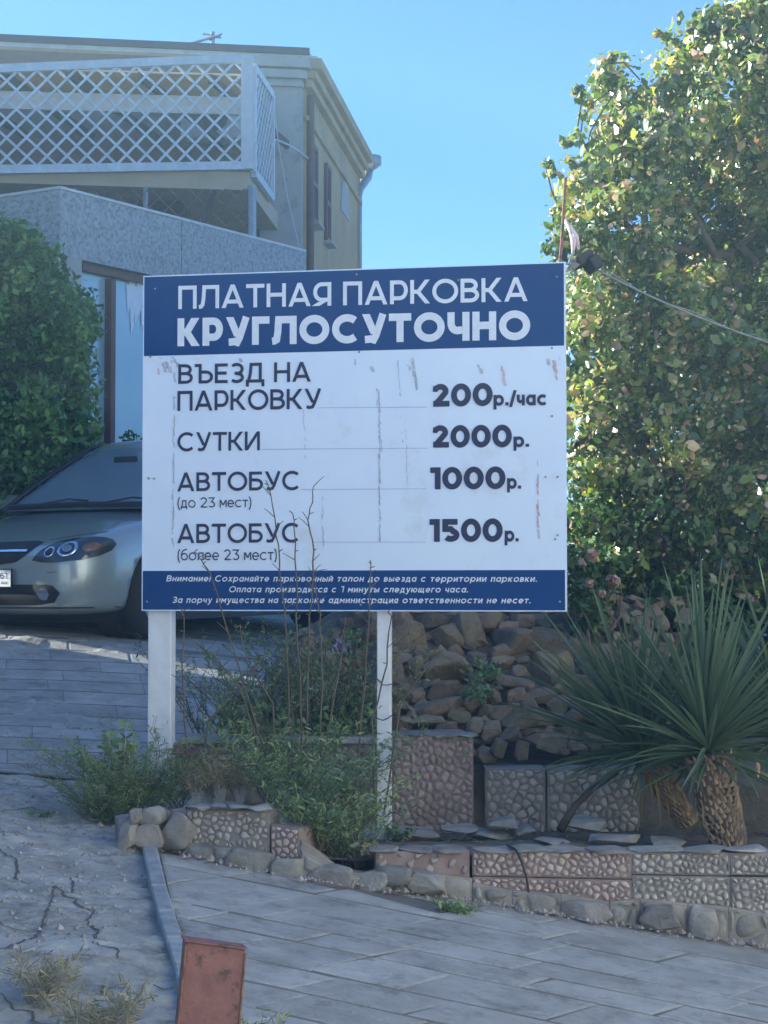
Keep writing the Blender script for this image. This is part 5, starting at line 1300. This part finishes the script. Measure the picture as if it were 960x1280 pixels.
def yucca(lab, base, head, r0, r1, nl, sc, lean=(0, 0), maxang=100):
    y_ = empty('spiky_palm', base, lab, 'palm'); pts = [base.lerp(head, k / 8) + Vector((.02 * math.sin(k), 0, 0)) for k in range(9)]
    rad = [lerp(r0, r1, k / 8) * (1 + .06 * math.sin(k * 2.3)) for k in range(9)]
    MB().tube(pts, rad, 14).build('trunk', M['bark'], y_, smooth=True)
    H = (head - base).length; ax = (head - base).normalized(); n_ = 0; m = MB()
    rows_ = int(H / .022)
    for j in range(rows_):
        t = j / rows_; c = base.lerp(head, t); r_ = lerp(r0, r1, t)
        for k in range(16):
            a = 2 * math.pi * (k + .5 * (j % 2)) / 16 + random.uniform(-.08, .08); o_ = ax.orthogonal().normalized(); o_.rotate(Matrix.Rotation(a, 3, ax)); s_ = ax.cross(o_)
            p = c + o_ * (r_ * .97); w_ = .017 * random.uniform(.7, 1.2); l_ = .034 * random.uniform(.7, 1.3)
            m.add([p - s_ * w_, p + s_ * w_, p + ax * l_ + o_ * random.uniform(.012, .03), p + o_ * .014 - ax * .004], [(0, 1, 3), (1, 2, 3), (2, 0, 3), (0, 2, 1)])
    tag(m.build('leaf_scars', M['yucca_scale'], y_, recalc=False), kind='stuff')
    o0 = None
    for k in range(nl):
        u_ = (k + .5) / nl; th = R(4 + maxang * u_ ** .95) + random.gauss(0, .06); ph = k * 2.39996 + random.uniform(-.2, .2)
        if th > R(62) and -.6 > math.sin(ph) and random.random() < .3: th -= R(20)
        dv = Vector((math.sin(th) * math.cos(ph) + lean[0], math.sin(th) * math.sin(ph) + lean[1], math.cos(th)))
        me = random.choice(BL[:3]) if th < R(75) else random.choice((BL[1], BL[3]))
        o = bpy.data.objects.new('leaf', me); C.objects.link(o); o.parent = y_
        q = dv.to_track_quat('X', 'Z'); s = sc * random.uniform(.7, 1.12) * (1 if th < R(70) else .82)
        o.location = head - y_.location + ax * (.06 * math.cos(th)) ; o.rotation_euler = (q.to_matrix() @ Matrix.Rotation(random.uniform(-.5, .5), 3, 'X')).to_euler(); o.scale = (s, s, s)
    for k in range(16):
        ph = k * 2.4; dv = Vector((math.cos(ph) * .55, math.sin(ph) * .55, -.8)); o = bpy.data.objects.new('dry_leaf', DB); C.objects.link(o); o.parent = y_
        o.location = head - y_.location - ax * .03; o.rotation_euler = dv.to_track_quat('X', 'Z').to_euler(); s = random.uniform(.4, .8); o.scale = (s, s, s)
    return y_
yucca('spiky palm with the thick scaly trunk, nearest the wall at the right', P(909, 1058, 9.0), P(886, 944, 9.05), .08, .1, 175, 1.06)
yucca('spiky palm with the short brown leaning trunk, left of the thick one', P(862, 1030, 9.5), P(806, 945, 9.5), .04, .05, 180, 1.05, lean=(-.14, 0))
yucca('spiky palm at the right edge of the view, trunk hidden in shade', P(1000, 1030, 9.6), P(985, 925, 9.6), .09, .1, 150, 1.05)
o = hullrock('dry_leaf_scrap', P(947, 962, 8.95), (.012, .01, .04), M['yucca_scale']); tag(o, 'small orange-brown dry scrap hanging right of the thick palm trunk', 'leaf')

# -- weeds and twigs
def weed(name, lab, cat, base, h, n, spread, lm, lsize, lden, sm='twig', r=.003, lratio=.3, group=None, up=.9, kind=None, lpos=.15, wob=.03, tgt=None):
    root = empty(name, base, lab, cat, group) if not kind else None
    sb = MB(); pos = []; ax = []; k_ = 7
    for i in range(n):
        a = random.uniform(0, 6.283); hh = h * random.uniform(.55, 1.05); dr = Vector((math.cos(a) * spread, math.sin(a) * spread, up)); 
        b0 = base + Vector((random.uniform(-1, 1) * spread * h * .25, random.uniform(-1, 1) * spread * h * .25, -.01)); pts = []
        bend = Vector((math.cos(a), math.sin(a), -.25)) * spread * .5
        for k in range(k_ + 1):
            t = k / k_; pts.append(b0 + dr * hh * t + bend * hh * t * t + Vector((random.gauss(0, wob), random.gauss(0, wob), 0)) * t * h)
        sb.tube(pts, [r * (1 - .75 * k / k_) for k in range(k_ + 1)], 4, cap=False)
        for _ in range(int(lden * hh)):
            t = random.uniform(lpos, 1) * k_; q = int(min(t, k_ - .001)); p = pts[q].lerp(pts[q + 1], t - q); sd = Vector((random.gauss(0, 1), random.gauss(0, 1), random.gauss(.4, .6))).normalized()
            pos.append(tuple(p + sd * lsize * .5)); ax.append(tuple(sd))
    so_ = sb.build('stems', M[sm], root, recalc=False)
    if pos: link('leaves', leaf_me('leaves', np.array(pos), rng.uniform(lsize * .6, lsize * 1.2, len(pos)), np.array(ax) * .3, lratio, .4, axis=np.array(ax)), M[lm], root)
    return root
def bp(px, py, Y): return P(px, py, Y)
for k, (px, py, Y, h) in enumerate(((118, 1020, 9.15, .34), (150, 1015, 9.1, .42), (182, 1010, 9.05, .36), (212, 1008, 9.15, .34), (135, 1035, 9.0, .25), (172, 1030, 8.95, .25))):
    weed('feathery_weed', ('feathery green weed at the left tip of the planter wall', 'feathery green weed in front of the tall leafy stalk', 'feathery green weed directly below the wide sign post', 'feathery green weed right of the wide post foot', 'low feathery weed spilling onto the concrete at the wall tip', 'low feathery weed over the rubble end of the wall')[k],
         'weed', bp(px, py, Y), h * 1.2, 36, .72, 'weed_leaf', .035, 130, 'twig', .002, .12, group='feathery weeds at the left wall end', wob=.04)
weed('tall_weed', 'tall weed stalk with yellow-green leaves left of the wide sign post', 'weed', bp(156, 1015, 9.1), .56, 3, .12, 'weed_leaf', .06, 60, 'wire_pale', .004, .45, lpos=.5)
weed('tall_weed', 'shorter leafy weed stalk at the far left end of the planter', 'weed', bp(112, 1000, 9.2), .36, 4, .25, 'weed_leaf', .05, 60, 'twig', .003, .4, lpos=.4)
weed('thorny_stalk', 'bare upright stalk just in front of the wide sign post', 'stalk', bp(190, 1010, 9.2), .56, 3, .05, 'weed_dark', .03, 14, 'twig', .004, .4)
for k, (px, py, Y, h) in enumerate(((245, 1008, 8.9, .22), (275, 1008, 8.9, .26), (300, 1006, 8.9, .22), (262, 1003, 9.0, .24))):
    weed('dry_grass_tuft', ('first dry grass tuft from the wide sign post', 'tallest dry grass tuft above the pebble wall', 'dry grass tuft beside the dark green weeds', 'dry grass tuft below the red rag')[k], 'grass', bp(px, py, Y), h, 60, .2, 'dry_grass', .06, 34, 'wire_pale', .0016, .08, group='dry tufts on the wall', lpos=.6)
for k, (px, py, Y, h, n_) in enumerate(((345, 1000, 8.85, .42, 40), (380, 1030, 8.7, .46, 46), (415, 1068, 8.55, .42, 46), (440, 1080, 8.5, .36, 34), (395, 1060, 8.45, .3, 30), (430, 1010, 9.3, .5, 34), (370, 990, 9.4, .5, 34))):
    weed('dark_weed', ('dark green bushy weed right of the dry grass', 'dark green bushy weed in the broken gap of the wall, left part', 'dark green bushy weed hanging through the wall gap', 'dark weed low at the right of the wall gap', 'dark weed spilling to the foot of the wall gap', 'dark weed at the foot of the thin sign post', 'dark weed midway between the sign posts')[k],
         'weed', bp(px, py, Y), h, n_, .55, 'weed_dark' if k % 2 else 'weed_leaf', .04, 80, 'twig', .0025, .2, group='dark weeds in the wall gap', wob=.04)
for k, (px, py, Y, h, n_) in enumerate(((265, 930, 10.3, .62, 14), (310, 940, 10.25, .66, 22), (345, 935, 10.3, .72, 24), (385, 935, 10.2, .8, 26), (425, 930, 10.2, .7, 20), (452, 935, 10.15, .55, 14), (330, 960, 9.8, .6, 18))):
    weed('scrub_bush', ('thin scrubby bush nearest the wide post, seen against the drive', 'scrubby bush second from the wide post under the board', 'scrubby green bush in the middle under the board', 'densest scrubby bush under the board', 'scrubby bush before the brown rocks', 'scrubby bush close behind the thin sign post', 'scrubby bush standing before the low rubble wall')[k],
         'bush', bp(px, py, Y), h * 1.12, n_ + 6, .4, 'weed_leaf' if k % 3 else 'weed_dark', .03, 60, 'twig', .004, .3, group='scrub under the board', wob=.05)
shrub('green_mound', 'low dense green growth at the foot of the scrub under the board', 'shrub', [(300, 880), (470, 860), (470, 930), (300, 925), (250, 915)], 10.15, 10.5, 40, 60, .1, .045, M['weed_dark'], base=(380, 935), stems=8)
shrub('ivy_patch', 'green weeds running down the crack in the rock heap', 'weed', [(590, 830), (620, 835), (625, 900), (600, 905), (585, 870)], 10.45, 10.75, 10, 40, .07, .035, M['weed_dark'], base=(605, 910), stems=4)
fm = shrub('mauve_flowered_weed', 'weed with pale mauve flowers among the rocks left of the thin post', 'weed', [(415, 790), (445, 785), (450, 825), (415, 825)], 10.3, 10.5, 6, 30, .06, .035, M['weed_dark'], base=(430, 860), stems=4)
for px, py in ((425, 802), (436, 806), (430, 812), (419, 810)):
    dd = rng.normal(size=(14, 3)); dd /= np.linalg.norm(dd, axis=1, keepdims=True); c_ = P(px, py, 10.2)
    link('bloom', leaf_me('bloom', np.array(tuple(c_)) + dd * .018, np.full(14, .03), dd, .5, 2), M['mauve'], fm)
# bare stems standing in front of the board, traced by their bends
BS = [[(378, 1000), (384, 900), (388, 770), (392, 715), (391, 675), (385, 650), (390, 628), (392, 608)], [(372, 1005), (362, 900), (358, 780), (351, 725), (349, 690), (345, 660), (339, 620), (332, 600)], [(380, 1000), (376, 880), (371, 770), (370, 700), (368, 668), (366, 642)],
      [(350, 1000), (320, 900), (285, 790), (262, 715), (252, 700), (243, 690)], [(400, 1000), (402, 860), (400, 780), (397, 740), (392, 715)], [(440, 1030), (452, 900), (462, 780), (463, 715), (463, 700)], [(470, 1010), (466, 900), (484, 830), (489, 770), (485, 765)], [(480, 1020), (500, 880), (530, 840), (545, 815)],
      [(235, 990), (232, 900), (228, 830), (231, 770), (226, 765)], [(340, 990), (300, 860), (268, 820), (240, 800)], [(395, 1000), (420, 860), (430, 800), (432, 770)], [(250, 980), (262, 900), (300, 860), (345, 800)], [(350, 985), (340, 880), (310, 830), (300, 780)]]
tb_ = empty('bare_shrub', P(380, 1020, 9.0), 'bare budding shrub with thin dark stems rising before the board', 'shrub')
for si, s_ in enumerate(BS):
    Y = 9.2 if si < 6 or si == 10 else 9.15
    pts = [P(x, y, Y + .02 * math.sin(i + si)) for i, (x, y) in enumerate(s_)]
    dense = []
    for a, b in zip(pts, pts[1:]):
        for k in range(3): dense.append(a.lerp(b, k / 3) + Vector((random.gauss(0, .003), random.gauss(0, .006), 0)))
    dense.append(pts[-1]); nn = len(dense); mb = MB(); mb.tube(dense, [lerp(.0055, .0022, k / nn) for k in range(nn)], 5)
    for k in range(5, nn):
        if random.random() < .75:
            a = dense[k]; sd = Vector((random.choice((-1, 1)) * random.uniform(.4, 1), random.uniform(-.3, .3), random.uniform(.1, .9))).normalized(); L = random.choice((.012, .016, .05, .07))
            mb.tube([a, a + sd * L * .6 + Vector((0, 0, .002)), a + sd * L], [.003, .0022, .0014], 4)
            if L < .02: mb.tube([a + sd * L * .6, a + sd * L * 1.5], [.0045, .001], 4)
    mb.build('stem', M['twig'], tb_, recalc=False)
pos = []
# foreground tufts
g1 = G(55, 1256); g2 = G(125, 1306); g3 = G(205, 1300); g4 = G(322, 1300)
weed('dry_grass_tuft', 'pale dry grass tuft on the cracked concrete, upper of the two at lower left', 'grass', g1, .18, 110, .42, 'dry_grass', .06, 40, 'wire_pale', .0014, .07, group='dry tufts at the lower left')
weed('dry_grass_tuft', 'yellowish dry grass tuft at the very bottom edge, left of the rusty post', 'grass', g2, .2, 150, .55, 'dry_grass', .06, 40, 'wire_pale', .0014, .07, group='dry tufts at the lower left')
weed('weed_sprig', 'sparse grass sprig at the foot of the rusty post on its right', 'weed', g4, .12, 16, .6, 'weed_leaf', .04, 60, 'twig', .0016, .2)
weed('weed_sprig', 'small green weed growing from the paving at the wall foot', 'weed', G(573, 1143), .07, 26, .9, 'weed_leaf', .035, 200, 'twig', .0014, .28)
weed('weed_sprig', 'tiny weed in the concrete left of the planter tip', 'weed', G(50, 1022), .05, 18, 1.2, 'weed_dark', .03, 200, 'twig', .0012, .28)
weed('weed_sprig', 'small yellow-leaved weed at the broken wall edge left of the thin post', 'weed', P(462, 1070, 8.4), .1, 8, .7, 'dry_grass', .05, 60, 'twig', .0014, .4)
weed('weed_sprig', 'green sprig at the foot of the pebble pillar', 'weed', P(500, 1050, 9.3), .1, 14, .8, 'weed_dark', .035, 160, 'twig', .0014, .3)
# leaf litter and grit, too many to count
m = MB()
for _ in range(700):
    x = random.uniform(-1.0, 3.0); y = wall_y(x) + random.uniform(.08, 1.4); z = soil(x, y) + .006; s = random.uniform(.008, .022); a = random.uniform(0, 6.28)
    m.add([(x + s * math.cos(a), y + s * math.sin(a), z), (x - s * .5 * math.sin(a), y + s * .5 * math.cos(a), z + s * .4), (x - s * math.cos(a), y - s * math.sin(a), z + .002), (x + s * .5 * math.sin(a), y - s * .5 * math.cos(a), z + s * .2)], [(0, 1, 2, 3)])
tag(m.build('leaf_litter', M['dry_leaf'], recalc=False), 'scattered dry litter on the planter soil', 'litter', kind='stuff')
m = MB()
for _ in range(1800):
    k = random.random()
    if k < .5: x = random.uniform(-.9, 2.2); y = wall_y(x) - abs(random.gauss(0, .06)) - .02; z = gz(x, y) + .024
    else: x = random.uniform(-2.2, -.95); y = random.uniform(6, 9.9); z = gz(x, y) + gn(x, y) + .002
    s = random.uniform(.003, .012) if random.random() < .95 else random.uniform(.012, .022)
    m.add([(x - s, y, z), (x, y - s, z), (x + s, y, z), (x, y + s, z), (x, y, z + s), ], [(0, 1, 4), (1, 2, 4), (2, 3, 4), (3, 0, 4)])
tag(m.build('grit', M['pebble_dull'], recalc=False), 'grit and small stones along the wall foot and on the concrete', 'grit', kind='stuff')


# scattering volume added over everything as a thin veil lifting the dark tones
m = MB(); m.box((0, 30, 4.0), (250, 212, 14)); hz = m.build('lift_veil', None)
hm = bpy.data.materials.new('dark_lift_veil'); hm.use_nodes = True; nt = hm.node_tree; nt.nodes.clear()
ou = nt.nodes.new('ShaderNodeOutputMaterial'); pv = nt.nodes.new('ShaderNodeVolumePrincipled')
pv.inputs['Color'].default_value = (.6, .88, 1, 1); pv.inputs['Density'].default_value = .0062; pv.inputs['Anisotropy'].default_value = .2
nt.links.new(pv.outputs[0], ou.inputs['Volume']); hz.data.materials.append(hm); tag(hz, kind='stuff')
